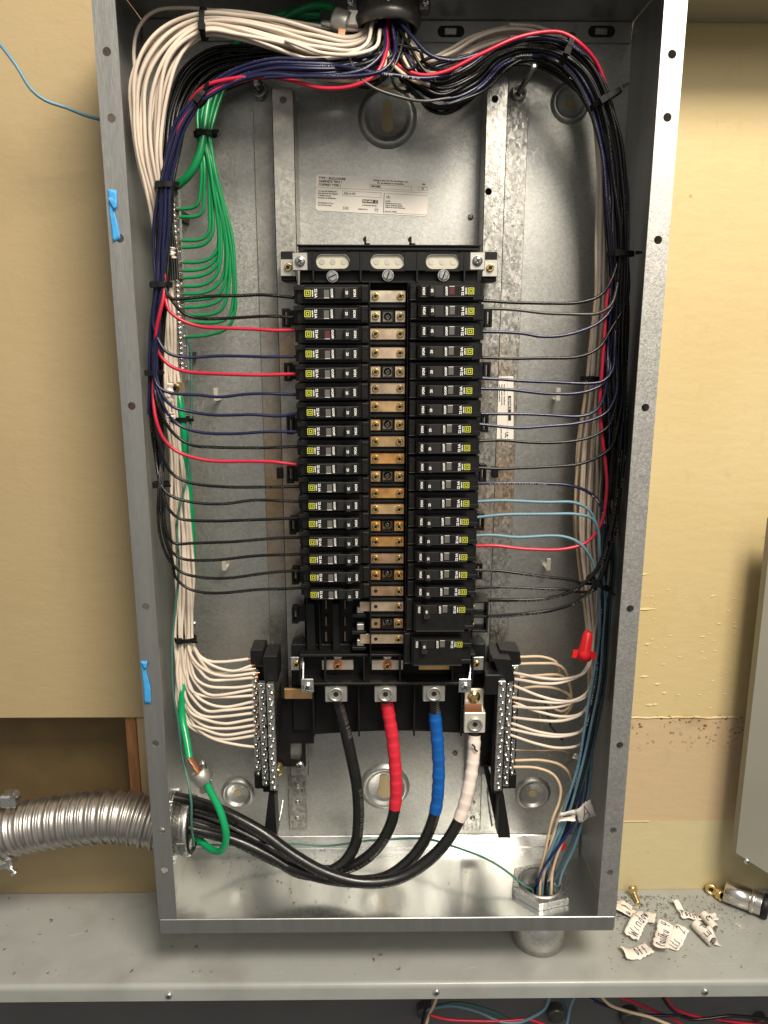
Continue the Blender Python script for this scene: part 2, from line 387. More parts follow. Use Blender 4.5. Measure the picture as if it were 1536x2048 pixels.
def text_mesh(s, size, m, key=None, spacing=1.0, ax='CENTER', bold=0.0):
    """flat printed lettering as a mesh lying in the local xz plane, facing -y"""
    k = (s, round(size, 5), m.name, ax, bold)
    if k in TXT: return TXT[k]
    cu = bpy.data.curves.new('lettering', 'FONT'); cu.body = s; cu.size = size; cu.align_x = ax; cu.align_y = 'CENTER'
    cu.resolution_u = 2; cu.offset = bold; cu.space_character = spacing
    ob = bpy.data.objects.new('tmp', cu); COL.objects.link(ob)
    me = bpy.data.meshes.new_from_object(ob); bpy.data.objects.remove(ob)
    me.transform(Matrix.Rotation(R(90), 4, 'X')); me.materials.clear(); me.materials.append(m)
    TXT[k] = me; return me
def merge_mesh(mb, me, M4, mi=0):
    mb.add([M4@v.co for v in me.vertices], [list(p.vertices) for p in me.polygons], mi)

# plate with round holes, made of quads in a local (u, v) frame
def holed_strip(mb, mk, u0, u1, v0, v1, holes, mi=0, seg=16):
    """holes = [(u, v, r)] sorted along v; cells of full width round each hole"""
    v = v0
    for (hu, hv, r) in sorted(holes, key=lambda h: h[1]):
        hw = min((u1-u0)/2, r*1.9)
        if hv-hw > v: mb.add([mk(u0, v), mk(u1, v), mk(u1, hv-hw), mk(u0, hv-hw)], [(0, 1, 2, 3)], mi)
        sq = []
        for k in range(seg):
            an = 2*math.pi*(k+0.5)/seg; c, s = math.cos(an), math.sin(an)
            q = 1/max(abs(c), abs(s))
            uu = hu + c*q*hw if abs(c)*q < 0.999 else (u1 if c > 0 else u0)
            vv = hv + s*q*hw if abs(s)*q < 0.999 else (hv+hw if s > 0 else hv-hw)
            sq.append((uu, vv))
        # corners: insert so that the outline is the exact rectangle
        ring_ = [(hu+r*math.cos(2*math.pi*(k+0.5)/seg), hv+r*math.sin(2*math.pi*(k+0.5)/seg)) for k in range(seg)]
        for k in range(seg):
            a, b = sq[k], sq[(k+1) % seg]; c_, d = ring_[k], ring_[(k+1) % seg]
            onu = lambda p: abs(p[0]-u0) < 1e-7 or abs(p[0]-u1) < 1e-7
            onv = lambda p: abs(p[1]-hv-hw) < 1e-7 or abs(p[1]-hv+hw) < 1e-7
            if onu(a) and onv(b) and not onv(a) and not onu(b):
                mb.add([mk(*c_), mk(*a), mk(a[0], b[1]), mk(*b), mk(*d)], [(0, 1, 2, 3, 4)], mi)
            elif onv(a) and onu(b) and not onu(a) and not onv(b):
                mb.add([mk(*c_), mk(*a), mk(b[0], a[1]), mk(*b), mk(*d)], [(0, 1, 2, 3, 4)], mi)
            else: mb.add([mk(*c_), mk(*a), mk(*b), mk(*d)], [(0, 1, 2, 3)], mi)
        v = hv+hw
    if v < v1: mb.add([mk(u0, v), mk(u1, v), mk(u1, v1), mk(u0, v1)], [(0, 1, 2, 3)], mi)
def solidify(o, t, off=1):
    md = o.modifiers.new('thick', 'SOLIDIFY'); md.thickness = t; md.offset = off; return o

# ---------------------------------------------------------------- shared screws (axis = -y, towards the viewer)
def head(kind, r, m, h=None, dark=None):
    mb = MB(); h = h or r*0.45
    if kind == 'hex':
        mb.lathe([(0, r*1.12), (h*.25, r*1.12)], (0, 0, 0), (0, -1, 0), 20)
        mb.lathe([(h*.25, r), (h*.85, r), (h, r*.85)], (0, 0, 0), (0, -1, 0), hexa=True)
        top = h
    else:
        mb.lathe([(0, r), (h*.45, r*.97), (h*.8, r*.78), (h, r*.45)], (0, 0, 0), (0, -1, 0), 18); top = h
    w = r*.13; t = top+r*.02
    if kind in ('slot', 'hex'):
        a = random.random()
        for sgn in (1,):
            c, s = math.cos(R(35)), math.sin(R(35)); l = r*.8
            mb.add([(c*l-s*w, -t, s*l+c*w), (-c*l-s*w, -t, -s*l+c*w), (-c*l+s*w, -t, -s*l-c*w), (c*l+s*w, -t, s*l-c*w)], [(0, 1, 2, 3)], 1)
        if kind == 'slot': mb.lathe([(top*.55, r*.82), (top, r*.80)], (0, 0, 0), (0, -1, 0), 18)
    elif kind == 'cross':
        for an in (30, 120):
            c, s = math.cos(R(an)), math.sin(R(an)); l = r*.55
            mb.add([(c*l-s*w, -t, s*l+c*w), (-c*l-s*w, -t, -s*l+c*w), (-c*l+s*w, -t, -s*l-c*w), (c*l+s*w, -t, s*l-c*w)], [(0, 1, 2, 3)], 1)
            t += r*.005
    elif kind == 'socket':
        mb = MB()
        mb.ring([(0, r), (h, r), (h, r*.74), (h*.2, r*.70)], (0, 0, 0), (0, -1, 0), 20)
        mb.lathe([(h*.15, r*.72), (h*.35, r*.68)], (0, 0, 0), (0, -1, 0), 20)
        mb.lathe([(h*.30, r*.40), (h*.40, r*.38)], (0, 0, 0), (0, -1, 0), mi=1, hexa=True)
    return mb.mesh(kind+'_screw', [m, dark or PIT])
S_HEX = head('hex', 0.0052, STEEL, 0.004)
S_PAN = head('cross', 0.0052, STEEL, 0.0035)
S_BRS = head('slot', 0.0042, BRASS, 0.003)
S_LINK = head('slot', 0.0037, BRASS, 0.003)
S_LUG = head('socket', 0.0085, ALU, 0.003)
S_BAR = head('cross', 0.0027, STEEL, 0.0026)
S_MID = head('cross', 0.0040, STEEL, 0.0026)
S_SMALL = head('cross', 0.0040, STEEL, 0.003)

# ================================================================ SETTING
D = 0.1467; HW = 0.2555; H = 0.9722; ZS = P(800, 1785, 0).z
zb_ = P(100, 1437, -0.014).z
WR_ = wall_mat('wall_paint_right', right=True); WL_ = wall_mat('wall_paint_left'); WLOW = wall_mat('wall_lower', lower=True); WREC = mat('recess_shade', (0.12, 0.080, 0.030), 0.7, 0, 0.25, 12, 0.3, 60)  # WREC darker than the other walls: shade under the board put into its colour
mb = MB(); mb.box(-0.30, 1.6, 0.003, 0.12, ZS-0.002, 1.9); tag(mb.build('wall', WR_), kind='structure')
zk = P(150, 1668, 0).z
mb = MB(); mb.box(-1.6, -0.302, 0.003, 0.12, ZS-0.002, zk, bev=.002); tag(mb.build('wall_below', WLOW), kind='structure')
mb = MB(); mb.box(-1.6, -0.302, 0.055, 0.12, zk-.001, zb_+0.05); tag(mb.build('wall_recess', WREC), kind='structure')
mb = MB(); mb.box(-1.6, -HW-0.0045, -0.014, 0.0025, zb_, 1.9, bev=0.0015); tag(mb.build('wall_left', WL_), kind='structure')
# rough ridge of the paint edges on the right wall
mb = MB()
def ridge(x0, x1, zc, n, amp, th):
    for i in range(n):
        xa = x0+(x1-x0)*i/n; xb = x0+(x1-x0)*(i+1)/n
        za = zc+amp*noise.noise(Vector((xa*60, 0, zc*9))); zb2 = zc+amp*noise.noise(Vector((xb*60, 0, zc*9)))
        t = th*(0.5+abs(noise.noise(Vector((xa*90, 3, 0)))))
        mb.add([(xa, 0.0028, za+t), (xb, 0.0028, zb2+t), (xb, 0.0012, zb2), (xa, 0.0012, za), (xa, 0.0028, za-t*.3), (xb, 0.0028, zb2-t*.3)],
               [(0, 1, 2, 3), (3, 2, 5, 4)])
ridge(HW+.004, 0.60, ZC1, 150, 0.0016, 0.0022); ridge(HW+.004, 0.345, ZC2, 40, 0.0004, 0.0011)
for (a, b, w) in ((1290, 1355, 14), (1316, 1370, 10), (1330, 1388, 8), (1300, 1412, 12), (1312, 1411, 9), (1285, 1150, 20), (1292, 1220, 34), (1296, 1290, 10)):
    p = P(a, b, 0); w = w/2000
    mb.add([(p.x-w, .0028, p.z), (p.x, .0028, p.z+.0022), (p.x+w, .0028, p.z+.0006), (p.x, .0014, p.z-.0006)], [(0, 1, 3), (1, 2, 3), (0, 3, 2)])
for k in range(40):
    p = P(random.uniform(1280, 1500), random.uniform(1180, 1420), 0); w = random.uniform(.001, .004)
    mb.add([(p.x-w, .0028, p.z), (p.x, .0028, p.z+w*.4), (p.x+w, .0028, p.z+w*.1), (p.x, .0020, p.z-w*.1)], [(0, 1, 3), (1, 2, 3), (0, 3, 2)])
tag(mb.build('paint_ridge', WR_), kind='structure')
# duct overhead at the right
mb = MB(); mb.box(HW+0.006, 1.2, -0.105, 0.002, P(1400, 45, 0).z, P(1400, 45, 0).z+0.2, bev=0.002)
tag(mb.build('overhead_duct', CABP), 'khaki painted duct casting shade on the wall at the upper right corner', 'duct')
# stud and plaster edge in the hole at the left
mb = MB(); a = P(256, 1438, 0.0); b = P(277, 1560, 0.0)
mb.box(P(256, 1500, -.005).x, P(277, 1500, -.005).x, -0.008, 0.0026, zk+.001, zb_-.0005, bev=0.001)
tag(mb.build('wall_stud', WOOD), 'reddish wooden stud showing under the wall board left of the metal box', 'stud')
mb = MB(); mb.box(P(279, 1500, -.005).x, -HW-.003, -0.011, 0.0022, zk+.001, zb_-.0006, bev=0.003)
tag(mb.build('plaster_post', WL_), 'cream plastered strip between the wooden stud and the metal box', 'plaster strip')

# shelf: top of the grey wiring gutter
SHY = -0.149
g = thing('wiring_gutter', 'long grey painted metal wiring trough whose top forms the ledge under the box', 'wiring trough', (0, -0.1, ZS-0.2))
mb = MB(); t = 0.0015; ys = SHY+0.004
prof = [(0.002, ZS), (SHY+0.005, ZS), (SHY+0.002, ZS-0.0008), (SHY+0.0004, ZS-0.003), (SHY, ZS-0.006), (SHY, ZS-0.0205), (SHY+0.0015, ZS-0.0205), (SHY+0.0015, ZS-0.006), (SHY+0.005, ZS-.0018), (0.002, ZS-.0018)]
n = len(prof)
X0, X1 = -1.4, 1.4
mb.add([(X0, y, z) for y, z in prof]+[(X1, y, z) for y, z in prof], [(i, (i+1) % n, (i+1) % n+n, i+n) for i in range(n)], 0, False)
mb.sm = [i in (1, 2, 3) for i in range(n)]
mb.build('ledge_cover', SHELF, g)
mb = MB(); mb.box(X0, X1, -0.012, -0.010, ZS-0.30, ZS-0.003); mb.build('trough_back', GUTT, g)
for a, b in ((338, 1990), (873, 1983), (1410, 1982)):
    inst('screw', S_SMALL, P(a, b, SHY), g)
for (a, b, w) in ((850, 2005, 26), (1115, 2010, 30), (1265, 2018, 34), (1530, 2025, 22)):
    mb = MB(); p = P(a, b+30, -0.03); mb.lathe([(0, w/2500), (.012, w/2500), (.014, w/3200)], (p.x, -0.012, p.z), (0, -1, 0), 16); mb.build('knockout_plug', BUSH, g)

# ================================================================ ENCLOSURE
box = thing('electrical_enclosure', 'large open galvanised steel panelboard box mounted on the wall, cover removed', 'electrical box', (0, 0, 0))
mb = MB(); mb.box(-HW, HW, 0.0, 0.0015, 0, H); mb.build('back_panel', GALV, box)
FT = 0.0016
# side walls (left has a hole for the conduit)
CONY, CONZ = -0.072, P(385, 1637, -0.06).z
mb = MB(); holed_strip(mb, lambda u, v: (-HW, u, v), -D+FT, -0.0002, 0, H, [(CONY, CONZ, 0.031)], seg=28)
solidify(mb.build('side_wall', GALVS, box, fixn=False), 0.0015, 0)
mb = MB(); mb.box(HW-.00075, HW+.00075, -D+FT, -0.0002, 0, H); mb.build('side_wall', GALVS, box)
# floor with the nipple hole, top
NUT = P(1083, 1757, -0.085); NUT.z = 0.0; NUT = Vector((P(1085, 1755, -.088).x, -0.082, 0))
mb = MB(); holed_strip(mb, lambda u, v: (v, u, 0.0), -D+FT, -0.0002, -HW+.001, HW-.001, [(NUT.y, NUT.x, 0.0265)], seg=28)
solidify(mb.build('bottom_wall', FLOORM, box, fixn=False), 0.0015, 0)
mb = MB(); mb.box(-HW+.001, HW-.001, -D+FT, -0.0002, H, H+.0015); mb.build('top_wall', GALVS, box)
# folded strips at the back of floor and top
zt = P(1000, 85, -.003).z; zl = P(760, 1672, -.003).z
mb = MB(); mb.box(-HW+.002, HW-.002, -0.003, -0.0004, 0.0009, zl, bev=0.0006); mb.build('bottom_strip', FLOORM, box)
mb = MB(); mb.box(-HW+.002, HW-.002, -0.003, -0.0004, zt, H-.0004, bev=0.0006); mb.build('top_strip', GALVS, box)
# slots in the top strip
for (a, b, w) in ((902, 63, 27), (1203, 63, 27)):
    p = P(a, b, -.003); q = P(a+w, b, -.003); hw2 = q.x-p.x; rz = 0.0055; sl = []
    for k in range(24):
        an = 2*math.pi*k/24; sl.append((p.x+math.cos(an)*rz+(hw2-rz)*(1 if math.cos(an) >= 0 else -1), p.z+math.sin(an)*rz))
    mb = MB(); mb.prism(sl, -0.0034, -0.0030); mb.build('slot', PIT, box)
    mb = MB(); mb.box(p.x-.007, p.x+.006, -0.0052, -0.0033, p.z-.0035, p.z+.003, bev=.001); mb.build('clip', STEEL, box)
# front flanges with bolt holes
FW = 0.0195; FBOT = 0.0175
def flange(x0, x1, hp):
    mb = MB()
    hs = []
    for a, b in hp:
        p = P(a, b, -D); hs.append(((x0+x1)/2, p.z, 0.0038))
    holed_strip(mb, lambda u, v: (u, -D, v), x0, x1, FBOT+.0004, H, hs, seg=18)
    o = solidify(mb.build('side_flange', GALVS if x0 < 0 else SPF, box, fixn=False), FT, 0)
    o.location.y += 0
    return hs
SPF = mat('galvanised_flange', (0.60, 0.585, 0.55), 0.42, 0.9, 0.06, 40, 0.12, 900, 0.08, 0.12, 600)
flange(-HW-.0007, -HW+FW, [(222, 104), (233, 237), (250, 477), (272, 812), (299, 1213), (317, 1486), (327, 1660), (332, 1740)])
flange(HW-FW, HW+.0007, [(1337, 109), (1326, 235), (1305, 480), (1278, 815), (1247, 1217), (1227, 1490), (1217, 1660), (1211, 1744)])
mb = MB(); mb.box(-HW+.0005, HW-.0005, -D-FT*.6, -D+FT*.6, -.001, FBOT, bev=0.0006)
mb.build('bottom_flange', GALVS, box)
# inner return lips
mb = MB(); mb.box(-HW+.0012, -HW+.0027, -D+.0012, -D+.012, .002, H)
mb.box(HW-.0027, HW-.0012, -D+.0012, -D+.012, .002, H); mb.build('flange_fold', GALVS, box)
# pressed bosses with key holes
def boss(pxc, pyc, rpx, key=None, hole=None):
    c = P(pxc, pyc, 0); r = (P(pxc+rpx, pyc, 0)-c).length
    mb = MB()
    pr = [(-0.0002, r*1.10), (0.0012, r*1.06), (0.0040, r*.97), (0.0050, r*.90), (0.0042, r*.82), (0.0014, r*.72), (0.0006, r*.66), (0.0004, 0)]
    mb.lathe(pr, c, (0, -1, 0), 40)
    o = mb.build('pressed_boss', GALV, box)
    if key:
        w1, w2, l = (k*(r/rpx) for k in key)
        pts = []
        for k in range(13): an = R(0+180*k/12); pts.append((c.x+w1*math.cos(an), c.z+l*.55+w1*math.sin(an)))
        for k in range(17): an = R(134+272*k/16); pts.append((c.x+w2*math.cos(an), c.z-l*.35+w2*math.sin(an)))
        mb = MB(); mb.prism(pts, -0.0014, -0.0008); mb.build('key_hole', KEYM, box)
    if hole:
        mb = MB(); mb.lathe([(0.0005, hole*(r/rpx)), (0.0012, hole*(r/rpx))], c, (0, -1, 0), 20); mb.build('bolt_hole', KEYM, box)
KEYM = mat('wall_through_hole', (0.45, 0.36, 0.20), 0.6)
boss(775, 235, 54, key=(9, 13, 42)); boss(1140, 206, 36, hole=9); boss(769, 1573, 46, key=(10, 14, 32))
boss(476, 1586, 31, hole=7); boss(1065, 1586, 33, hole=8)
# small screws and dimples on the back
for a, b in ((941, 434), (388, 1248), (1198, 488), (910, 1507)):
    inst('back_screw', S_SMALL, P(a, b, -.0002), box).scale = (.8, .8, .8)
# tabs punched out of the back
for a, b, h2 in ((432, 790, 26), (1116, 790, 26), (448, 1130, 24), (1097, 1130, 24)):
    p = P(a, b, -0.02); q = P(a, b+h2/2, -.02); hz = (p-q).length
    mb = MB(); mb.box(p.x-.0026, p.x+.0026, -0.0215, -0.020, p.z-hz*.9, p.z+hz*1.1, bev=.0004)
    mb.box(p.x-.0022, p.x+.0022, -0.0205, -0.0002, p.z-hz*.9, p.z-hz*.9+.0014)
    mb.build('bent_tab', ALUW, box)
# embossed arc near the bottom of the back, joint cover
# mounting rails
def rail(x0, x1, f0, f1, yf, m, ztop, zbot, ztf, holes):
    mb = MB()
    # hat section: outer flange on the back, riser, face, riser
    mb.box(min(f0, f1), max(f0, f1), -0.0035, -0.0016, zbot, ztf, bev=.0004)
    holed_strip(mb, lambda u, v: (u, yf, v), x0, x1, zbot, ztop, [(P(a, b, yf).x, P(a, b, yf).z, .0036) for a, b in holes])
    for xs in (x0, x1): mb.box(xs-.0007 if xs == x1 else xs, xs if xs == x1 else xs+.0007, yf, -0.0016, zbot, ztop)
    mb.box(x0, x1, yf+.0004, yf+.0011, ztop-.0012, ztop)
    return mb.build('mounting_rail', m, box)
yr = -0.04
xa, xb = P(974, 170, yr).x, P(1017, 170, yr).x
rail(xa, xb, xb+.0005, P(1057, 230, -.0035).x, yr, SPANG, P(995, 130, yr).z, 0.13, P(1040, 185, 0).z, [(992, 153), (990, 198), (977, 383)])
xa, xb = P(543, 190, yr).x, P(587, 190, yr).x
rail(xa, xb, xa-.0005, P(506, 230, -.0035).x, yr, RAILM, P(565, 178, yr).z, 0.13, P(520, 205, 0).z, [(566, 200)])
# perforated straps below
for (a0, a1) in ((577, 612), (928, 962)):
    p0 = P(a0, 1545, -.006); p1 = P(a1, 1658, -.006)
    mb = MB(); mb.box(P(a0, 1600, -.006).x, P(a1, 1600, -.006).x, -0.0085, -0.0045, p1.z, p0.z+.05, bev=.001)
    for k in range(3):
        q = P((a0+a1)/2, 1572+k*32, -.0085); mb.lathe([(0, .0034), (.0012, .0028), (.0016, .001)], (q.x, -.0085, q.z), (0, -1, 0), 12)
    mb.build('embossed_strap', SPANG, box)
# threaded studs
for (a, b, l) in ((1035, 190, 0.088), (521, 185, 0.03)):
    c = P(a, b, 0)
    mb = MB(); mb.lathe([(0, .0085), (.004, .0085), (.005, .006)], c, (0, -1, 0), 20)
    mb.ring([(.005, .0075), (.012, .0075), (.012, .0058), (.005, .0058)], c, (0, -1, 0), 20)
    pr = [(0.004, .0030)]
    k = 0.006
    while k < l: pr += [(k, .0031), (k+.0006, .0027)]; k += .0014
    pr += [(l, .0026), (l+.0008, .0012)]
    mb.lathe(pr, c, (0, -1, 0), 12); mb.build('threaded_stud', STEEL, box)
    mb = MB()

# stickers
def sticker(corners, Y, parent_name, label, m=PAPER):
    """corners px: tl, tr, bl; returns object + placer for print"""
    tl, tr, bl = (P(a, b, Y) for a, b in corners)
    U = (tr-tl); V = (bl-tl); w, h = U.length, V.length; U = U/w; V = V/h
    V = (V-U*V.dot(U)).normalized()
    r = min(w, h)*.08; pts = []
    for cx, cy, a0 in ((w-r, r, -90), (w-r, h-r, 0), (r, h-r, 90), (r, r, 180)):
        for k in range(5): an = R(a0+90*k/4); pts.append((cx+r*math.cos(an), cy+r*math.sin(an)))
    mb = MB(); n = len(pts)
    A = [tl+U*x+V*y for x, y in pts]; B = [p-Vector((0, .00025, 0)) for p in A]
    mb.add(A+B, [list(range(n)), list(range(n, 2*n))]+[(i, (i+1) % n, (i+1) % n+n, i+n) for i in range(n)])
    t = thing(parent_name, label, 'sticker', tl); mb.build('paper', m, t)
    pr = MB()
    def put(s, u, v, size, rot=0, al='LEFT', mi=0):
        me = text_mesh(s, size, INK, ax=al, bold=size*.035)
        o = tl+U*(u*w)+V*(v*h)
        M4 = Matrix.Translation(o-Vector((0, .0004, 0)))@Matrix((U, Vector((0, 1, 0)), -V)).transposed().to_4x4()@Matrix.Rotation(R(rot), 4, 'Y')
        merge_mesh(pr, me, M4, mi)
    def rect(u0, v0, u1, v1, th=None, mi=0, dy=.00036):
        def q(a, b): return tl+U*(a*w)+V*(b*h)-Vector((0, dy, 0))
        if th is None: pr.add([q(u0, v0), q(u1, v0), q(u1, v1), q(u0, v1)], [(0, 1, 2, 3)], mi); return
        tu, tv = th/w, th/h
        for a in ((u0, v0, u1, v0+tv), (u0, v1-tv, u1, v1), (u0, v0+tv, u0+tu, v1-tv), (u1-tu, v0+tv, u1, v1-tv)):
            pr.add([q(a[0], a[1]), q(a[2], a[1]), q(a[2], a[3]), q(a[0], a[3])], [(0, 1, 2, 3)], mi)
    return t, put, rect, pr, (w, h)
t, put, rect, pr, (w, h) = sticker(((633, 349), (858, 361), (630, 421)), -0.0002, 'enclosure_sticker', 'white printed sticker reading TYPE 1 ENCLOSURE high on the back of the box')
s = h*.085
put('TYPE 1 ENCLOSURE', .02, .09, s*1.05); put('GABINETE TIPO 1', .02, .18, s*1.05); put('COFFRET TYPE 1', .02, .275, s*1.05)
put('Catalog or assy. No. No. de catalogo o ens.', .66, .07, s*.7, al='CENTER'); put('No. de catalogue ou d\'assemblee', .66, .14, s*.7, al='CENTER')
rect(.475, .19, .85, .30, .00025); put('MH38BE', .49, .245, s*.9); put('SER', .955, .12, s*.7, al='CENTER'); rect(.91, .19, .99, .29, .00025); put('E1', .95, .24, s*.9, al='CENTER')
rect(.0, .345, .995, .352)
for i, l in enumerate(('For use with Panelboards', 'Para usarse en los Tableros', 'A utiliser avec les', 'Panneaux de distribution')): put(l, .02, .45+i*.062, s*.62)
for i, l in enumerate(('PROFUNDO 5.75 po', 'De 5.75 inch Deep')): put(l, .02, .78+i*.06, s*.62)
rect(.235, .41, .58, .55, .00025); put('NQ or NF', .25, .48, s*.9)
rect(.415, .62, .555, .72); put('SQUARE', .42, .67, s*.95, mi=1); rect(.53, .635, .548, .705, .0003, 1, .00045)
put('by Schneider Electric', .415, .78, s*.6); put('40283-222-01', .38, .90, s*.6); rect(.245, .85, .295, .93, .0002); put('D-LISC', .248, .89, s*.55); rect(.53, .84, .56, .95, .0002); put('C03', .532, .895, s*.55)
rect(.605, .42, .61, .96); rect(.605, .42, .995, .427); rect(.605, .955, .995, .962)
cc = (.645, .52)
put('UL', cc[0], cc[1], s*1.1, al='CENTER')
for i, l in enumerate(('LISTED', 'Cabinet Enclosure Box', 'Caja de Gabinete Listado', 'Coffret de Carter Electrique')): put(l, .62, .64+i*.055, s*.6)
put('Issue No. N4062', .62, .92, s*.6)
pr.build('print', [INK, PAPER], t)
t, put, rect, pr, (w, h) = sticker(((1027, 752), (1027, 882), (986, 752)), -0.0036, 'rating_sticker', 'narrow white sticker running down the right mounting rail beside the breakers')
s = h*.11
for i, l in enumerate(('Product ID no. / Panelboard', 'Circuit Breaker Accessories', 'Listed when installed as', 'marked on the enclosure')): put(l, .12, .45+i*.12, s*.8)
rect(.3, .12, .68, .27); put('SQUARE D', .33, .195, s*1.1, mi=1); put('UL', .90, .35, s*2.0, al='CENTER'); put('LISTED 25WC', .8, .62, s*.8); put('R', .06, .2, s)
rect(0, .30, 1, .306)
pr.build('print', [INK, PAPER], t)

# ================================================================ BREAKER CHASSIS
ch = thing('panelboard_interior', 'black plastic breaker chassis with copper bus bars bolted in the middle of the box', 'breaker chassis', (0, -0.05, 0.25))
YB = -0.062
xl, xr = -0.0915, 0.0915; ztop = 0.7405; zrow = 0.6945; PITC = 0.01905; zend = 0.302
mb = MB(); mb.box(xl, xr, YB, -0.046, zend, ztop-.03, bev=.001); mb.build('base', BLK, ch)
# top cover with three openings
mb = MB(); yT = -0.094
zc = P(665, 522, yT).z; zlo = P(775, 566, yT).z; zhi = P(775, 493, yT).z
mb.box(xl+.002, xr-.002, yT, YB, zc+.0095, zhi, bev=.0012)          # top bar
mb.box(xl+.002, xr-.002, yT+.012, YB, zlo, zc-.0085, bev=.001)
xs_w = [P(a, 522, yT).x for a in (665, 775, 886)]; wo = 0.0172
edges = [xl+.002]+[v for x in xs_w for v in (x-wo, x+wo)]+[xr-.002]
for i in range(0, len(edges), 2): mb.box(edges[i], edges[i+1], yT+.002, YB, zc-.0085, zc+.0095)
for zz in (P(775, 540, yT).z, P(775, 563, yT).z): mb.box(xl+.006, xr-.006, yT+.004, yT+.0115, zz-.001, zz+.001, bev=.0004)
for x in (-.028, .028, -.075, .075): mb.box(x-.0009, x+.0009, yT+.001, yT+.012, zlo+.001, zc+.009, bev=.0003)
mb.box(xl+.001, xr-.001, yT-.0015, yT+.01, zhi, zhi+.0016, bev=.0005)
mb.build('top_cover', BLK, ch)
for x in xs_w:
    mb = MB(); fr = []; N_ = 48
    for k in range(N_):
        an = 2*math.pi*k/N_; c_, s_ = math.cos(an), math.sin(an)
        rr = .0072; hw3 = .0168; i_ = (x+c_*rr+(hw3-rr)*(1 if c_ >= 0 else -1), zc+s_*rr)
        q_ = max(abs(i_[0]-x)/(wo+.0002), abs(i_[1]-zc)/.0092); o_ = (x+(i_[0]-x)/q_, zc+(i_[1]-zc)/q_)
        fr += [(o_[0], yT+.0026, o_[1]), (i_[0], yT+.0026, i_[1]), (i_[0], yT+.0068, i_[1])]
    mb.add(fr, [f for k in range(N_) for f in ((k*3, k*3+1, ((k+1) % N_)*3+1, ((k+1) % N_)*3), (k*3+1, k*3+2, ((k+1) % N_)*3+2, ((k+1) % N_)*3+1))])
    for sx__ in (-1, 1):
        for sz__ in (-1, 1): mb.box(x+sx__*(wo+.0002), x+sx__*.0135, yT+.0028, yT+.0064, zc+sz__*.0092, zc+sz__*.0062)
    mb.build('window_frame', BLK, ch)
    mb = MB(); pts = []
    rr = .0068; hw3 = .0165
    for k in range(24):
        an = 2*math.pi*k/24; pts.append((x+math.cos(an)*rr+(hw3-rr)*(1 if math.cos(an) >= 0 else -1), zc+math.sin(an)*rr))
    mb.prism(pts, yT+.009, yT+.006, 0)
    for k in (-1, 0, 1): mb.lathe([(0, .0031), (.0006, .0030)], (x+k*.0108, yT+.0062, zc), (0, -1, 0), 16, mi=1)
    mb.build('window_plate', [CREAM, ALU], ch)
for a, b in ((665, 553), (776, 551), (887, 551)): inst('hex_screw', S_HEX, P(a, b, yT+.003), ch, (0, R(random.uniform(-40, 40)), 0))
# prongs
for a in (731, 821):
    p = P(a, 492, -.08); q = P(a, 474, -.08)
    mb = MB(); mb.box(p.x-.0012, p.x+.0008, -.085, -.072, p.z, q.z, bev=.0004); mb.box(p.x-.0012, p.x+.0045, -.085, -.074, p.z, p.z+.0022, bev=.0003)
    mb.box(p.x-.0024, p.x+.0008, -.084, -.076, q.z-.004, q.z-.001, bev=.0004)
    mb.build('prong', BLK, ch)
# corner brackets
for sg, (a, b), (c, d) in ((-1, (600, 523), (576, 535)), (1, (955, 522), (980, 536))):
    p = P(a, b, -.092); q = P(c, d, -.078)
    mb = MB(); mb.box(q.x-.0075, q.x+.0075, -.074, -.05, q.z-.013, q.z+.016, bev=.001); mb.build('corner_block', BLK, ch)
    mb = MB(); mb.box(p.x-.0075, p.x+.0075, -.0925, -.0910, p.z-.0085, p.z+.0085, bev=.0006)
    mb.box(p.x-.0075 if sg < 0 else p.x+.006, p.x-.006 if sg < 0 else p.x+.0075, -.091, -.0775, p.z-.0085, p.z+.005)
    mb.box(q.x-.0080, q.x+.0080, -.0785, -.0770, q.z-.0085, q.z+.0080, bev=.0006)
    k = mb.build('bracket', ALU, ch)
    inst('pan_screw', S_PAN, P(a, b, -.0925), ch); inst('brass_screw', S_BRS, P(c, d, -.0785), ch)
# slotted side tabs
for (a, b) in ((569, 636), (573, 744), (578, 850), (578, 948), (583, 1050), (588, 1150), (588, 1228), (979, 636), (976, 742), (972, 846), (968, 945), (964, 1042), (960, 1140)):
    p = P(a, b, -.058); sg = -1 if a < 775 else 1; x1 = xl if sg < 0 else xr
    xx = p.x-.002*sg*-1*0
    mb = MB(); z0, z1 = p.z-.0095, p.z+.0095; xo = p.x+sg*.002; xi = p.x+sg*-.0055
    A = sorted((xo, xi)); w = .0022
    mb.box(A[0], A[0]+w, -.064, -.050, z0, z1, bev=.0003); mb.box(A[1]-w, A[1], -.064, -.050, z0, z1, bev=.0003)
    mb.box(A[0]+w, A[1]-w, -.064, -.050, z0, z0+.0032); mb.box(A[0]+w, A[1]-w, -.064, -.050, z1-.0032, z1)
    B = sorted((x1, xi)); mb.box(B[0], B[1], -.062, -.052, z0+.002, z1-.002)
    mb.build('slotted_tab', BLK, ch)
for a, b in ((560, 946), (990, 944)):
    p = P(a, b, -.043); mb = MB(); mb.box(p.x-.0035, p.x+.0035, -.046, -.0405, p.z-.0062, p.z+.0062, bev=.0006); mb.build('rail_clip', BLK, ch)
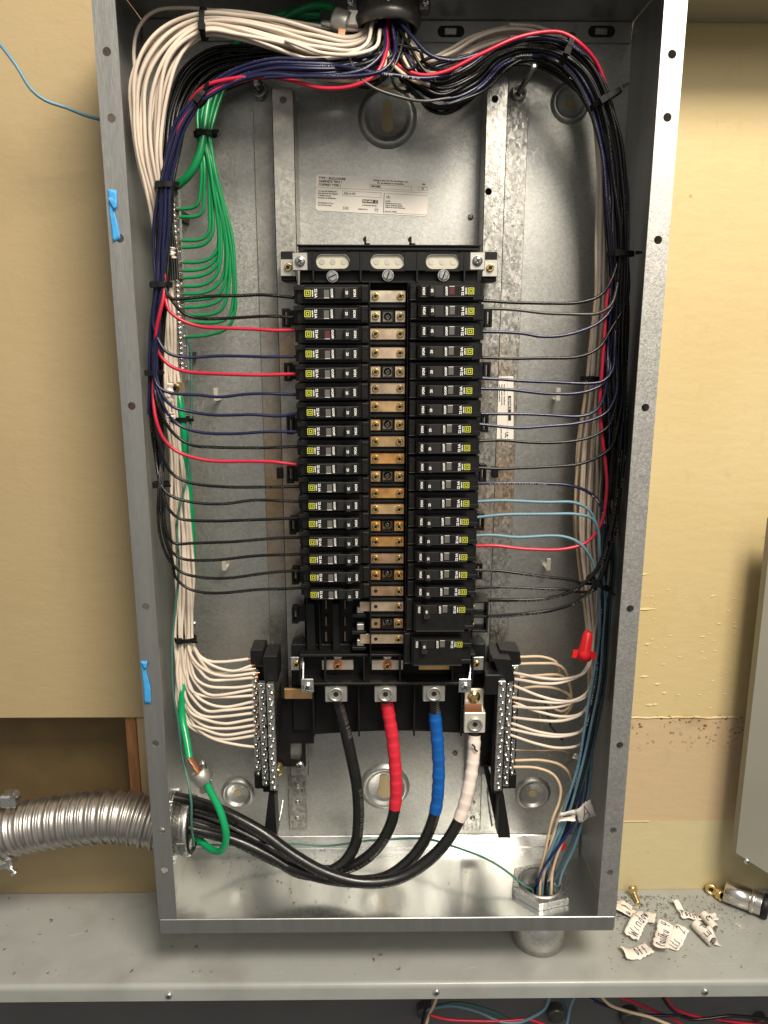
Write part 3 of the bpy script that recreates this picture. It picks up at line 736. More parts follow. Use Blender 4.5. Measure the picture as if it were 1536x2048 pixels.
# bus links up the middle
yL = -0.088
LINK = [(593, 0), (633, 1), (668, 0), (706, 0), (744, 1), (777, 0), (813, 0), (850, 1), (883, 0), (917, 0), (953, 1), (986, 0), (1018, 0), (1052, 1), (1083, 0), (1117, 0), (1150, 1), (1182, 2), (1213, 2), (1247, 3), (1278, 2)]
xA = P(751, 700, yL).x; xB = P(800, 700, yL).x
for i, (yy, kd) in enumerate(LINK):
    z = P(775, yy, yL).z; mm = LINKM[(0, 0, 1, 1, 1, 1, 2, 2, 2, 3, 2, 3, 2, 3, 3, 4, 3, 4, 1, 4, 1)[i]]
    mb = MB()
    if kd in (0, 2):
        mb.box(xA-.0055-(.012 if kd == 2 and i > 17 else 0), xB+.0055, yL, yL+.0025, z-.0058, z+.0058, bev=.0005)
    else:
        mb.box(xA-.0052, xA+.0052, yL, yL+.0025, z-.0058, z+.0058, bev=.0005); mb.box(xB-.0052, xB+.0052, yL, yL+.0025, z-.0058, z+.0058, bev=.0005)
        mb.box((xA+xB)/2-.0062, (xA+xB)/2+.0062, yL+.008, yL+.010, z-.006, z+.006, bev=.0004)
    o = mb.build('bus_link', mm, ch)
    if kd < 2: inst('screw', S_LINK, (xA, yL-.0002, z), o, (0, R(random.uniform(0, 90)), 0))
    else:
        m2 = MB(); m2.lathe([(0, .0021), (.0003, .0020)], (xA, yL, z), (0, -1, 0), 12); m2.build('screw_hole', PIT, o)
    inst('screw', S_LINK, (xB, yL-.0002, z), o, (0, R(random.uniform(0, 90)), 0))
    if kd in (1, 3):
        m2 = MB(); cx_ = (xA+xB)/2
        for (u0, u1, v0, v1) in ((-.0062, -.0048, -.006, .006), (.0048, .0062, -.006, .006), (-.0048, .0048, .0048, .006), (-.0048, .0048, -.006, -.0048)):
            m2.box(cx_+u0, cx_+u1, yL-.001, yL+.0075, z+v0, z+v1)
        m2.build('screw_well', BLK, o); inst('centre_screw', S_MID, (cx_, yL+.0075, z), o)
    # insulating wall between this link and the next
    if i < len(LINK)-1:
        z2 = P(775, LINK[i+1][0], yL).z; zm = (z+z2)/2
        m2 = MB(); m2.box(xA-.0055, xB+.0055, yL-.003, YB, zm-.0011, zm+.0011, bev=.0003)
        m2.box(xA-.0055, xB+.0055, yL+.003, yL+.0035, zm-.0036, zm+.0036)
        m2.build('barrier', BLK, ch)
# channel either side of the links
for x in (-.0192, .0190):
    mb = MB(); mb.box(x-.0007, x+.0007, -.100, YB, zend, zrow+.012, bev=.0005); mb.build('channel_wall', BLK, ch)
STAB = mat('dull_stab', (.20, .13, .08), .4, .7)
# bare bus stubs where breakers are missing on the lower left
for yy in (1213, 1247, 1278):
    z = P(700, yy, -.075).z
    for a, w, m_ in ((652, 5, STAB), (690, 4, STAB)):
        p = P(a, yy, -.070); mb = MB(); mb.box(p.x-w/4200, p.x+w/4200, -.070, YB-.0004, z-.005, z+.006, bev=.0004); mb.build('bus_stab', m_, ch)
    mb = MB(); p = P(722, yy, -.085)
    mb.box(p.x-.010, p.x+.006, -.088, YB-.0003, z-.0085, z-.0045, bev=.0006); mb.build('stab_guard', BLK, ch)
    mb = MB(); mb.box(p.x-.0045, p.x+.0035, -.0865, -.078, z-.004, z+.0035, bev=.0008); mb.build('bus_jaw', ALU, ch)
for a, w in ((672, 16), (622, 20), (640, 4)):
    p = P(a, 1250, -.075); mb = MB(); mb.box(p.x-w/4200, p.x+w/4200, -.078, YB-.0002, zend+.006, P(a, 1205, -.075).z, bev=.0006); mb.build('guide_rib', BLK, ch)

# lower tray, lug box
zt0 = P(775, 1300, -.085).z; zt1 = P(775, 1362, -.085).z; zt2 = P(775, 1465, -.05).z
mb = MB(); mb.box(P(583, 1330, -.07).x, P(970, 1330, -.07).x, -.068, -.046, zt1, zt0, bev=.001)
mb.box(P(600, 1330, -.085).x, P(950, 1330, -.085).x, -.088, -.068, zt0-.007, zt0-.004, bev=.0006)
mb.box(P(600, 1360, -.09).x, P(945, 1360, -.09).x, -.092, -.068, zt1-.002, zt1+.001, bev=.0006)
for a in (600, 650, 728, 800, 905, 945): p = P(a, 1340, -.088); mb.box(p.x-.0011, p.x+.0011, -.089, -.067, zt1+.001, zt0-.007, bev=.0003)
mb.build('lower_tray', BLK, ch)
mb = MB(); x0 = P(585, 1400, -.05).x; x1 = P(990, 1400, -.05).x
mb.box(x0, x1, -.052, -.030, zt2+.004, zt1-.0025, bev=.001)
# arched lower edge
pts = [(x0+.02, zt2+.0045)]+[(x0+.02+(x1-x0-.04)*k/12, zt2-.002+.005*math.sin(math.pi*k/12)) for k in range(13)]+[(x1-.02, zt2+.0045)]
mb.prism(pts, -.051, -.034)
for a in (628, 718, 828, 922): p = P(a, 1410, -.065); mb.box(p.x-.0010, p.x+.0010, -.074, -.0515, zt2+.008, zt1-.003, bev=.0003)
mb.build('lug_housing', BLK, ch)
for a in (675, 775, 869):
    p = P(a, 1333, -.080); mb = MB(); mb.box(p.x-.018, p.x+.018, -.076, -.0685, p.z-.0062, p.z+.0062, bev=.0006); o = mb.build('bus_end', TIN if a < 800 else COPBAR, ch)
    if a < 800:
        m2 = MB(); m2.lathe([(0, .0056), (.001, .0054)], (p.x, -.0762, p.z), (0, -1, 0), 18, mi=0); m2.build('red_washer', mat('red_lacquer', (.6, .10, .02), .4), o)
        inst('screw', S_BRS, (p.x, -.0773, p.z), o)
        m2 = MB(); q = P(a, 1313, -.075); m2.lathe([(0, .0055), (.002, .005)], (q.x, -.070, q.z), (0, -1, 0), 18); m2.build('bolt_head', ALU, o)
LUGS = [(672, 1388), (771, 1388), (868, 1387)]
for a, b in LUGS:
    p = P(a, b, -.088); k = (P(a+22, b, -.088)-p).length
    mb = MB(); mb.box(p.x-k, p.x+k, -.088, -.060, p.z-.0098, p.z+.0095, bev=.0007); o = mb.build('main_lug', ALU, ch)
    inst('set_screw', S_LUG, (p.x, -.0878, p.z), o)
    m2 = MB(); m2.box(p.x-k*.5, p.x+k*.9, -.0865, -.070, p.z+.0096, p.z+.0125, bev=.0003); m2.build('lug_tang', ALU, o)
# z brackets holding the lower end
for (a, b), (c, d), sg in (((594, 1328), (615, 1371), 1), ((954, 1328), (930, 1371), -1)):
    p = P(a, b, -.078); q = P(c, d, -.092)
    mb = MB(); mb.box(p.x-.0075, p.x+.0075, -.0785, -.0770, p.z-.0075, p.z+.0085, bev=.0006)
    x = p.x+sg*.0072
    mb.add([(x-.0005, -.0785, p.z+.004), (x+.0008, -.0785, p.z+.004), (q.x-sg*.004, -.0925, q.z+.006), (q.x-sg*.0055, -.0925, q.z+.006),
            (x-.0005, -.0705, p.z+.004), (x+.0008, -.0705, p.z+.004), (q.x-sg*.004, -.083, q.z+.006), (q.x-sg*.0055, -.083, q.z+.006)],
           [(0, 1, 2, 3), (4, 7, 6, 5), (0, 3, 7, 4), (1, 5, 6, 2), (0, 4, 5, 1), (3, 2, 6, 7)])
    mb.box(q.x-.0070, q.x+.0070, -.0925, -.0910, q.z-.0085, q.z+.0080, bev=.0012)
    mb.build('z_bracket', STEEL, ch)
    inst('brass_screw', S_BRS, P(a-1, b, -.0785), ch); inst('pan_screw', S_PAN, P(c, d+2, -.0925), ch)
# ================================================================ BREAKERS
def breaker_meshes(poles=1):
    z0 = (poles-1)*PITC
    bot = -PITC/2+.0004; top = z0+PITC/2-.0004
    mb = MB()
    mb.box(0, .0705, -.1035, YB-.0005, bot, top, bev=.0006)               # body
    for k in range(poles):                                          # stepped outer shoulder
        zc_ = k*PITC
        mb.box(-.0035, .0005, -.097, -.070, zc_-.0080, zc_+.0080, bev=.0006)
        mb.box(-.0028, .0085, -.1075, -.1033, zc_+.0035, zc_+.0078, bev=.0004)
    n0, n1 = -.0053, z0+.0056
    # nose in profile: sloping shoulder at both ends
    pr = [(.0075, -.1034), (.0085, -.1165), (.0098, -.1185), (.0600, -.1185), (.0625, -.1160), (.0640, -.1034)]
    vs = [(x, y, n0) for x, y in pr]+[(x, y, n1) for x, y in pr]; n = len(pr)
    mb.add(vs, [list(range(n)), list(range(2*n-1, n-1, -1))]+[(i, i+1, i+1+n, i+n) for i in range(n-1)])
    mb.box(.0635, .0700, -.1075, -.1033, bot+.001, top-.001, bev=.0006)  # inner step
    mb.box(.009, .060, -.1188, -.1184, n1-.0010, n1-.0003, 1)               # ridge lines along the nose
    mb.box(.009, .060, -.1188, -.1184, n0+.0003, n0+.0008, 1)
    mb.box(.002, .0080, -.1040, -.1034, top-.0016, top-.0008, 1); mb.box(.0640, .0700, -.1080, -.1075, top-.0022, top-.0015, 1)
    mb.box(.0662, .0696, -.1082, -.1074, -.006, -.0045); mb.box(.0662, .0696, -.1082, -.1074, .0045, .006)
    mb.box(.0370, .0378, -.1190, -.1184, -.005, .005); mb.box(.0220, .0224, -.1187, -.1184, -.005, .005)
    body = mb.mesh('breaker_body', [BLKB, EDGE])
    mb = MB(); mb.box(.0384, .0462, -.1192, -.1187, -.0046, .0046, 0); slot = mb.mesh('handle_slot', PIT)
    mb = MB(); hz = .0046
    pr = [(.0462, -.1187), (.0466, -.1245), (.0480, -.1262), (.0508, -.1262), (.0528, -.1240), (.0534, -.1187)]
    n = len(pr)
    mb.add([(x, y, -hz) for x, y in pr]+[(x, y, hz) for x, y in pr], [list(range(n)), list(range(2*n-1, n-1, -1))]+[(i, i+1, i+1+n, i+n) for i in range(n-1)])
    if poles > 1: mb.box(.0465, .0525, -.1255, -.1188, .0046, z0*.45, bev=.0006)
    hand = mb.mesh('breaker_handle', HNDL)
    mb = MB(); mb.box(.0275, .0325, -.1190, -.1187, -.0043, .0032); mb.box(.0275, .0325, -.1192, -.1190, -.0046, -.0042, 1); win = mb.mesh('trip_window', [CLEAR, WHT])
    return body, slot, hand, win
def flat(mb, x0, x1, z0, z1, y, mi=0): mb.add([(x0, y, z0), (x1, y, z0), (x1, y, z1), (x0, y, z1)], [(0, 1, 2, 3)], mi)
def lettering_mesh():
    mb = MB(); T90 = lambda x, z, y=-.1193: Matrix.Translation((x, y, z))@Matrix.Rotation(R(90), 4, 'Y')
    merge_mesh(mb, text_mesh('22 kA', .0034, WHT, bold=.00011), T90(.0196, 0))
    merge_mesh(mb, text_mesh('I/ON', .0033, WHT, bold=.00011), T90(.0570, 0))
    merge_mesh(mb, text_mesh('O/OFF', .0029, WHT, bold=.00011), T90(.0350, 0))
    merge_mesh(mb, text_mesh('QOB-VH', .0016, WHT, bold=.0001), T90(.0165, 0))
    return mb.mesh('lettering', WHT)
def logo_mesh():
    mb = MB(); c, s = .0118, .0031; y = -.1194
    def fr(a, b): # square frame between half sizes a > b
        for (x0, x1, z0, z1) in ((c-a, c+a, b, a), (c-a, c+a, -a, -b), (c-a, c-b, -b, b), (c+b, c+a, -b, b)): flat(mb, x0, x1, z0, z1, y)
    fr(s, s-.0007); fr(.0016, .0009)
    return mb.mesh('square_logo', YEL)
B1 = breaker_meshes(1); B2 = breaker_meshes(2); LET = lettering_mesh(); LOGO = logo_mesh()
def make_breaker(meshes, amps, red=False):
    t = bpy.data.objects.new('circuit_breaker', None); COL.objects.link(t); t.empty_display_size = .01
    body, slot, hand, win = meshes
    def k(n, me, par=t):
        o = bpy.data.objects.new(n, me); COL.objects.link(o); o.parent = par; return o
    k('body', body); k('handle_slot', slot); hd = k('handle', hand)
    if red:
        win = win.copy(); win.materials[0] = REDWIN
    k('trip_window', win); k('lettering', LET); k('logo', LOGO)
    me = text_mesh(amps, .0033, WHT, bold=.00010); a = k('amp_rating', me, hd); a.rotation_euler = (0, R(90), 0); a.location = (.0496, -.1264, 0)
    return t
CN = {'b': ('black', WB), 'd': ('black', WG), 'n': ('navy blue', WN), 'r': ('red', WR), 'l': ('light blue', WL)}
protoL = make_breaker(B1, '20'); red_proto = make_breaker(B1, '20', True)
protos = {'20': protoL, '15': make_breaker(B1, '15'), '30': make_breaker(B1, '30'), 'red': red_proto}
used = set()
def put_breaker(kind, side, i, label, rot=0.0):
    src = protos[kind]
    if kind in used: t = copy_tree(src)
    else: t = src; used.add(kind)
    z = zrow-i*PITC+(-.0011 if side == 'L' else .0015)
    t.name = 'circuit_breaker'
    if side == 'L': t.location = (xl+.0008, 0, z)
    else: t.location = (xr-.0008, 0, z); t.rotation_euler = (0, math.pi, 0)
    t.rotation_euler.y += R(random.uniform(-.55, .55)); t.location.x += random.uniform(-.0004, .0004); t.location.y += random.uniform(-.0009, .0009)
    tag(t, label, 'circuit breaker', 'single pole breakers in the %s column' % ('left' if side == 'L' else 'right'))
LEFTC = 'bbrnrnnnbrbbbbbbb'; RIGHTC = 'bdnbnnnnbbnlllrbb'
for i in range(17):
    cn = CN[LEFTC[i]][0]
    put_breaker('15' if i == 16 else 'red' if i in (2,) else '20', 'L', i, 'black single pole breaker, %s in the left column, fed by a %s wire' % (ORD[i] if i < 16 else 'lowest', cn))
for i in range(17):
    cn = CN[RIGHTC[i]][0]
    put_breaker('30' if i == 16 else 'red' if i == 0 else '20', 'R', i, 'black single pole breaker, %s in the right column, fed by a %s wire' % (ORD[i], cn))
for i, am, lab in ((17, '40', 'wide two pole breaker marked 40 under the right column, with two thick black wires'), (19, '30', 'lowest wide two pole breaker marked 30 at the foot of the right column')):
    t = make_breaker(B2, am); t.rotation_euler = (0, math.pi, 0); t.location = (xr-.0008-(.001 if i == 17 else .003), 0, zrow-i*PITC+.0010-(.001 if i == 19 else 0))
    tag(t, lab, 'circuit breaker', 'two pole breakers')
# outer terminal pieces of the two pole 40 breaker
t40 = thing('terminal_shield', 'black plastic terminal shield with yellow stickers at the end of the 40 breaker', 'terminal shield', P(955, 1222, -.08))
mb = MB(); p = P(958, 1222, -.08)
for zz in (-.018, -.001, .016): mb.box(p.x-.009, p.x+.008, -.096, -.066, p.z+zz-.0012, p.z+zz+.0012, bev=.0004)
mb.box(p.x+.0060, p.x+.008, -.096, -.072, p.z-.018, p.z+.016, bev=.0004); mb.build('shield', BLK, t40)
for zz in (-.009, .008):
    mb = MB(); mb.box(p.x-.007, p.x+.0055, -.085, -.074, p.z+zz-.0048, p.z+zz+.0048, bev=.0008); mb.build('clamp', ALU, t40)
for zz in (.0105, -.0105):
    mb = MB(); mb.add([(p.x-.0092, -.0965, p.z+zz+.004), (p.x-.0072, -.0965, p.z+zz+.002), (p.x-.0092, -.0965, p.z+zz-.003)], [(0, 1, 2)]); mb.build('yellow_mark', YEL, t40)
# ================================================================ TERMINAL BARS
def term_bar(side):
    sg = -1 if side == 'L' else 1
    t = thing('neutral_terminal', 'stack of three screw terminal bars on a black bracket at the lower %s' % ('left' if sg < 0 else 'right'), 'terminal bar', P(530 if sg < 0 else 1015, 1570, -.05))
    cols = [((510, 1350), (515, 1546), -.060), ((527, 1372), (528, 1566), -.075), ((543, 1374), (544, 1576), -.090)] if sg < 0 else \
           [((1028, 1336), (1024, 1546), -.060), ((1018, 1368), (1011, 1566), -.075), ((1004, 1368), (997, 1577), -.090)]
    for (a, b, Y) in cols:
        p = P(*a, Y); q = P(*b, Y); x = (p.x+q.x)/2; n = 18
        mb = MB(); mb.box(x-.0041, x+.0041, Y+.0006, Y+.0085, q.z-.004, p.z+.003, bev=.0006)
        o = mb.build('terminal_strip', STEEL, t)
        for i in range(n):
            inst('screw', S_BAR, (x+random.uniform(-.0006, .0006)+(.0009 if i % 2 else -.0009), Y+.0004-random.uniform(0, .0026), p.z+(q.z-p.z)*i/(n-1)), o, (R(random.uniform(-14, 14)), R(random.uniform(0, 90)), R(random.uniform(-14, 14)))).scale = (random.uniform(.85, 1.12),)*3
    B = lambda a0, b0, a1, b1, y0, y1, bev=.001: mb.box(P(a0, b0, y0).x, P(a1, b1, y0).x, y0, y1, P(a1, b1, y0).z, P(a0, b0, y0).z, bev=bev)
    mb = MB()
    if sg < 0:
        B(500, 1300, 528, 1330, -.062, -.03); B(526, 1312, 556, 1364, -.080, -.045)
        B(507, 1335, 550, 1575, -.049, -.03); B(518, 1370, 550, 1585, -.064, -.049); B(536, 1368, 552, 1590, -.080, -.064)
        B(508, 1545, 545, 1578, -.062, -.03)
        # leg tapering down
        a = P(540, 1575, -.075); b = P(536, 1665, -.075)
        mb.prism([(a.x, a.z), (a.x+.006, a.z), (b.x+.012, b.z), (b.x-.004, b.z)], -.085, -.060)
        mb.build('bracket', BLK, t)
        mb = MB(); B(553, 1398, 628, 1487, -.046, -.044, 0); B(553, 1487, 581, 1533, -.046, -.044, 0); B(603, 1487, 612, 1533, -.046, -.044, 0); B(581, 1519, 603, 1533, -.046, -.044, 0)
        mb.build('side_plate', BLK, t); inst('pan_screw', S_PAN, P(600, 1530, -.046), t)
        mb = MB(); B(568, 1378, 628, 1398, -.060, -.056, .0005); mb.build('neutral_strap', COPBAR, t)
        mb = MB(); B(553, 1395, 556, 1480, -.088, -.046, 0); mb.build('rib', BLK, t)
        m2 = MB(); q = P(557, 1533, -.05); m2.lathe([(0, .006), (.012, .006), (.014, .004)], q, (0, -1, 0), 18); m2.build('mount_bolt', BRASS, t)
        # thin spring rod
        m2 = MB(); m2.tube(spline([P(566, 1600, -.02), P(562, 1625, -.03), P(556, 1652, -.04)]), .0012, 6); m2.build('wire_clip', STEEL, t)
        m2 = MB(); a = P(552, 1560, -.04); b = P(546, 1665, -.05); m2.prism([(a.x-.001, a.z), (a.x+.004, a.z), (b.x+.003, b.z), (b.x-.005, b.z)], -.05, -.048); m2.build('support_leg', BLK, t)
    else:
        a = P(986, 1317, -.080); b = P(1022, 1320, -.080); c = P(1030, 1362, -.080); d = P(1004, 1364, -.080)
        mb.prism([(a.x, a.z), (b.x, b.z), (c.x, c.z), (d.x, d.z)], -.080, -.03)
        a = P(1000, 1300, -.06); b = P(1040, 1304, -.06); c = P(1042, 1328, -.06); d = P(1010, 1330, -.06)
        mb.prism([(a.x, a.z), (b.x, b.z), (c.x, c.z), (d.x, d.z)], -.060, -.03)
        B(995, 1362, 1030, 1560, -.049, -.03); B(998, 1364, 1020, 1575, -.064, -.049); B(992, 1364, 1006, 1585, -.080, -.064)
        B(1003, 1548, 1032, 1578, -.062, -.03)
        a = P(1000, 1580, -.075); b = P(1012, 1665, -.075)
        mb.prism([(a.x-.003, a.z), (a.x+.003, a.z), (b.x+.004, b.z), (b.x-.011, b.z)], -.085, -.060)
        mb.build('bracket', BLK, t)
        mb = MB(); B(962, 1396, 1000, 1500, -.046, -.044, 0); B(962, 1500, 985, 1533, -.046, -.044, 0); mb.build('side_plate', BLK, t)
        a = P(966, 1530, -.055); b = P(1000, 1662, -.055)
        mb = MB(); mb.prism([(a.x, a.z), (a.x+.006, a.z), (b.x+.006, b.z), (b.x-.004, b.z)], -.056, -.054); mb.build('support_leg', BLK, t)
        mb = MB(); B(970, 1350, 1000, 1390, -.088, -.050); mb.build('top_wedge', BLK, t)
        m2 = MB(); m2.tube(spline([P(975, 1575, -.02), P(976, 1600, -.03), P(984, 1652, -.04)]), .0012, 6); m2.build('wire_clip', STEEL, t)
    return t
term_bar('L'); term_bar('R')
# neutral lug on the right
t = thing('neutral_lug', 'pale aluminium neutral lug with copper strands above the white taped cable', 'cable lug', P(948, 1468, -.07))
YN = -.074
p0 = P(930, 1378, YN); p1 = P(966, 1425, YN); q0 = P(929, 1426, YN-.008); q1 = P(970, 1466, YN-.008)
mb = MB(); mb.box(p0.x, p1.x, YN, YN+.003, p1.z-.003, p0.z, bev=.0005); mb.box(p0.x+.003, p1.x-.003, YN-.004, YN, p1.z-.002, p1.z+.004, bev=.0005); mb.build('tang', ALUW, t)
mb = MB(); mb.box(q0.x, q1.x, YN-.008, YN+.012, q1.z, q0.z, bev=.0008); mb.build('body', ALUW, t)
inst('set_screw', S_LUG, P(950, 1448, YN-.0078), t)
mb = MB(); c = P(948, 1393, YN); mb.lathe([(0, .0075), (.002, .0072), (.0025, .004), (.004, .0035)], c, (0, -1, 0), 20); mb.build('bolt_head', BRASS, t)
mb = MB()
for k in range(11):
    a = P(932+k*2.9, 1408, YN-.005); b = P(930+k*3.2, 1424, YN-.006); mb.tube([a, (a+b)/2+Vector((0, -.0012, 0)), b], .0011, 6)
mb.build('strands', COPPER, t)

# ================================================================ FEEDER CABLES
def cable(pts, label, tape=None, tr=None, r=.0068, name='feeder_cable'):
    sp = spline(px(pts), .006); L = [0]
    for i in range(1, len(sp)): L.append(L[-1]+(sp[i]-sp[i-1]).length)
    t = thing(name, label, 'cable', sp[-1])
    mb = MB(); mb.tube(sp, r, 16, rf=lambda u: r*(1+.012*math.sin(u*60))); mb.build('jacket', CAB, t, fixn=False)
    if tape:
        a, b = tr
        full = spline(px(pts), .0015); seg = []
        for p in reversed(full):
            if row_of(p) > b: break
            if row_of(p) >= a: seg.append(p)
        seg.reverse()
        n = len(seg); mb = MB()
        mb.tube(seg, r, 18, rf=lambda u: r*1.05+.0006*((u*(n*.0015)/.0118) % 1.0)**2+.0002*math.sin(u*37)); mb.build('phase_tape', tape, t, fixn=False)
    return t
def row_of(p):
    X = p-CAMP; c, s = math.cos(YAW), math.sin(YAW); x = X.x*c+X.y*s; y = -X.x*s+X.y*c
    c, s = math.cos(PITCH), math.sin(PITCH); y2 = y*c+X.z*s; z2 = -y*s+X.z*c
    return 1024+F*(-z2/y2)
YC = -.074
cable([(350, 1652, -.085), (400, 1662, -.085), (470, 1680, -.088), (540, 1712, -.092), (600, 1745, -.098), (645, 1748, -.096), (685, 1728, -.09), (710, 1690, -.082), (717, 1640, -.078), (714, 1575, -.076), (702, 1510, -.075), (688, 1450, -.074), (677, 1410, YC), (672, 1388, YC)],
      'heavy black feeder cable without tape rising to the left main lug')
cable([(350, 1620, -.060), (400, 1630, -.060), (460, 1655, -.062), (530, 1690, -.068), (590, 1722, -.076), (650, 1742, -.084), (710, 1730, -.086), (755, 1695, -.084), (783, 1645, -.08), (792, 1590, -.078), (791, 1540, -.077), (784, 1470, -.075), (775, 1415, YC), (771, 1390, YC)],
      'heavy black feeder cable wrapped in red tape rising to the middle main lug', TAPER, (1400, 1617))
cable([(350, 1640, -.072), (400, 1650, -.074), (470, 1680, -.080), (540, 1715, -.090), (610, 1745, -.10), (690, 1762, -.104), (770, 1755, -.098), (820, 1720, -.09), (852, 1675, -.084), (871, 1620, -.08), (877, 1560, -.078), (876, 1500, -.076), (869, 1420, YC), (868, 1390, YC)],
      'heavy black feeder cable wrapped in blue tape rising to the right main lug', TAPEB, (1422, 1625))
cable([(350, 1595, -.075), (400, 1607, -.080), (450, 1625, -.088), (520, 1662, -.098), (590, 1712, -.108), (650, 1745, -.114), (720, 1764, -.116), (795, 1757, -.112), (855, 1722, -.104), (895, 1680, -.098), (922, 1630, -.092), (938, 1570, -.086), (946, 1520, -.08), (949, 1466, -.074), (949, 1450, -.07)],
      'heavy black feeder cable wrapped in white tape rising to the neutral lug', TAPEW, (1468, 1640))
mb = MB(); a = [P(944, 1489, -.088), P(949, 1493, -.0885), P(950, 1499, -.0885), P(955, 1503, -.088)]; mb.tube(spline(a, .001), .0011, 6)
tag(mb.build('tape_mark', INK), 'small black ink mark near the top of the white cable tape', 'pen mark')

# ================================================================ LEFT CONDUIT AND CONNECTOR
C0 = Vector((-HW, CONY, CONZ))
t = thing('flexible_conduit', 'ribbed flexible metal conduit entering the left side of the box', 'conduit', C0)
path = spline([P(-90, 1682, CONY), P(-20, 1672, CONY), P(60, 1652, CONY), P(160, 1638, CONY), P(240, 1634, CONY), C0+Vector((-.012, 0, 0))], .0011)
n = len(path); LN = sum((path[i+1]-path[i]).length for i in range(n-1))
def corr(u):
    x = (u*LN/.0120+.12*math.sin(u*31)) % 1.0
    k = 0.5-0.5*math.cos(2*math.pi*x)
    return .0268+.0034*k**1.5+.0007*math.cos(4*math.pi*x+.6)+(.0012 if .80 < x < .92 else 0)
mb = MB(); mb.tube(path, .02, 40, rf=corr); mb.build('ribbed_hose', FLEX, t, fixn=False)
# screw clamp at the far left
e0 = P(-6, 1668, CONY); ax = (P(60, 1650, CONY)-e0).normalized()
mb = MB(); mb.ring([(-.02, .0365), (.006, .0365), (.012, .0345), (.012, .031), (-.02, .031)], e0, ax, 36); mb.build('clamp_ring', STEEL, t)
for (a, b, s1) in ((25, 1598, 1), (18, 1720, -1)):
    q = P(a, b, CONY-.012); mb = MB(); mb.box(q.x-.012, q.x+.006, q.y-.008, q.y+.010, q.z-.008, q.z+.008, bev=.002)
    mb.build('clamp_ear', STEEL, t)
    mb = MB(); mb.lathe([(-.012, .0022), (.010, .0022), (.010, .0048), (.013, .0044)], q+Vector((0, -.006, s1*.004)), (.75, -.1, .66 if s1 > 0 else -.66), 12); mb.build('clamp_screw', STEEL, t)
t = thing('conduit_connector', 'bright zinc conduit connector and locknut inside the left wall', 'conduit fitting', C0+Vector((.001, 0, 0)))
mb = MB(); mb.ring([(.001, .0395), (.0045, .0395), (.0055, .037), (.0055, .031), (.001, .031)], C0, (1, 0, 0), 40); mb.build('locknut', STEEL, t)
for k in range(8):
    an = 2*math.pi*k/8+.3; c_ = C0+Vector((.003, math.cos(an)*.0395, math.sin(an)*.0395))
    mb = MB(); mb.lathe([(-.002, .0034), (.002, .0034)], c_, (1, 0, 0), 10); mb.build('locknut_lug', STEEL, t)
mb = MB(); mb.ring([(.0055, .0335), (.014, .0335), (.0145, .0350), (.0225, .0350), (.0235, .0335), (.0235, .0300), (.0055, .0300)], C0, (1, 0, 0), 44); mb.build('bushing', STEEL, t)
mb = MB(); mb.ring([(.0230, .0305), (.0250, .0330), (.0256, .0305), (.0245, .0285), (.0230, .0285)], C0, (1, 0, 0), 44); mb.build('bushing_liner', BLK, t)
for an in (100, 10, 250):
    c_ = C0+Vector((.018, -math.sin(R(an))*.035, math.cos(R(an))*.035)); mb = MB()
    mb.box(c_.x-.006, c_.x+.005, c_.y-.001, c_.y+.001, c_.z-.006, c_.z+.006, bev=.0006); mb.build('clamp_rib', STEEL, t)
# grounding lug on the bushing
t = thing('grounding_lug', 'grey cast grounding lug clamping the stripped green cable above the conduit', 'grounding lug', P(405, 1570, -.09))
c = P(403, 1552, -.100); a = P(392, 1538, -.1); b = P(411, 1562, -.1); ax = (b-a).normalized()
mb = MB(); mb.ring([(-.0075, .0100), (-.0065, .0110), (.0065, .0110), (.0075, .0100), (.0075, .0062), (-.0075, .0062)], c, ax, 26); mb.build('body', ALU, t)
mb = MB(); mb.box(c.x-.004, c.x+.012, c.y+.002, c.y+.007, c.z-.024, c.z-.006, bev=.0012); mb.build('foot', ALU, t)
mb = MB(); q = P(412, 1534, -.1); pr = [(0, .0032)]
for k in range(7): pr += [(.001+k*.0016, .0036), (.0018+k*.0016, .0030)]
mb.lathe(pr+[(.0135, .0015)], q+Vector((-.002, 0, -.004)), (-.1, -.2, 1), 12); mb.build('screw', STEEL, t)

# ================================================================ BIG GREEN CABLES
t = thing('ground_cable', 'thick bright green cable from the ground bar down to the grounding lug, copper end bare', 'cable', P(380, 1520, -.08))
pts = px([(356, 782, -.05), (361, 810, -.055), (367, 860, -.055), (373, 930, -.052), (379, 1000, -.048), (383, 1060, -.042), (384, 1150, -.035), (377, 1230, -.035), (370, 1310, -.05), (366, 1370, -.064), (364, 1430, -.07), (373, 1480, -.085), (379, 1517, -.098)])
mb = MB(); mb.tube(spline(pts), .0042, 12); mb.build('jacket', WGL, t, fixn=False)
mb = MB()
e0 = P(379, 1515, -.098); e1 = P(402, 1550, -.100); dd = (e1-e0); sd = dd.cross(Vector((0, 1, 0))).normalized()
for k in range(7):
    an = 2*math.pi*k/7
    pts = [e0+dd*(j/10)+(sd*math.cos(an+j*.28)+Vector((0, 1, 0))*math.sin(an+j*.28))*.0024 for j in range(11)]
    mb.tube(pts, .0011, 6)
mb.tube([e0, e0+dd*.5, e1], .0018, 6); mb.build('bare_strands', COPPER, t)
t = thing('ground_jumper', 'thick bright green loop hanging from the grounding lug round to the conduit connector', 'cable', P(445, 1705, -.1))
mb = MB(); mb.tube(spline(px([(411, 1563, -.102), (420, 1582, -.104), (436, 1612, -.108), (449, 1650, -.112), (452, 1680, -.110), (441, 1702, -.104), (425, 1700, -.094), (405, 1685, -.082), (385, 1665, -.075)])), .0042, 12); mb.build('jacket', WGL, t, fixn=False)
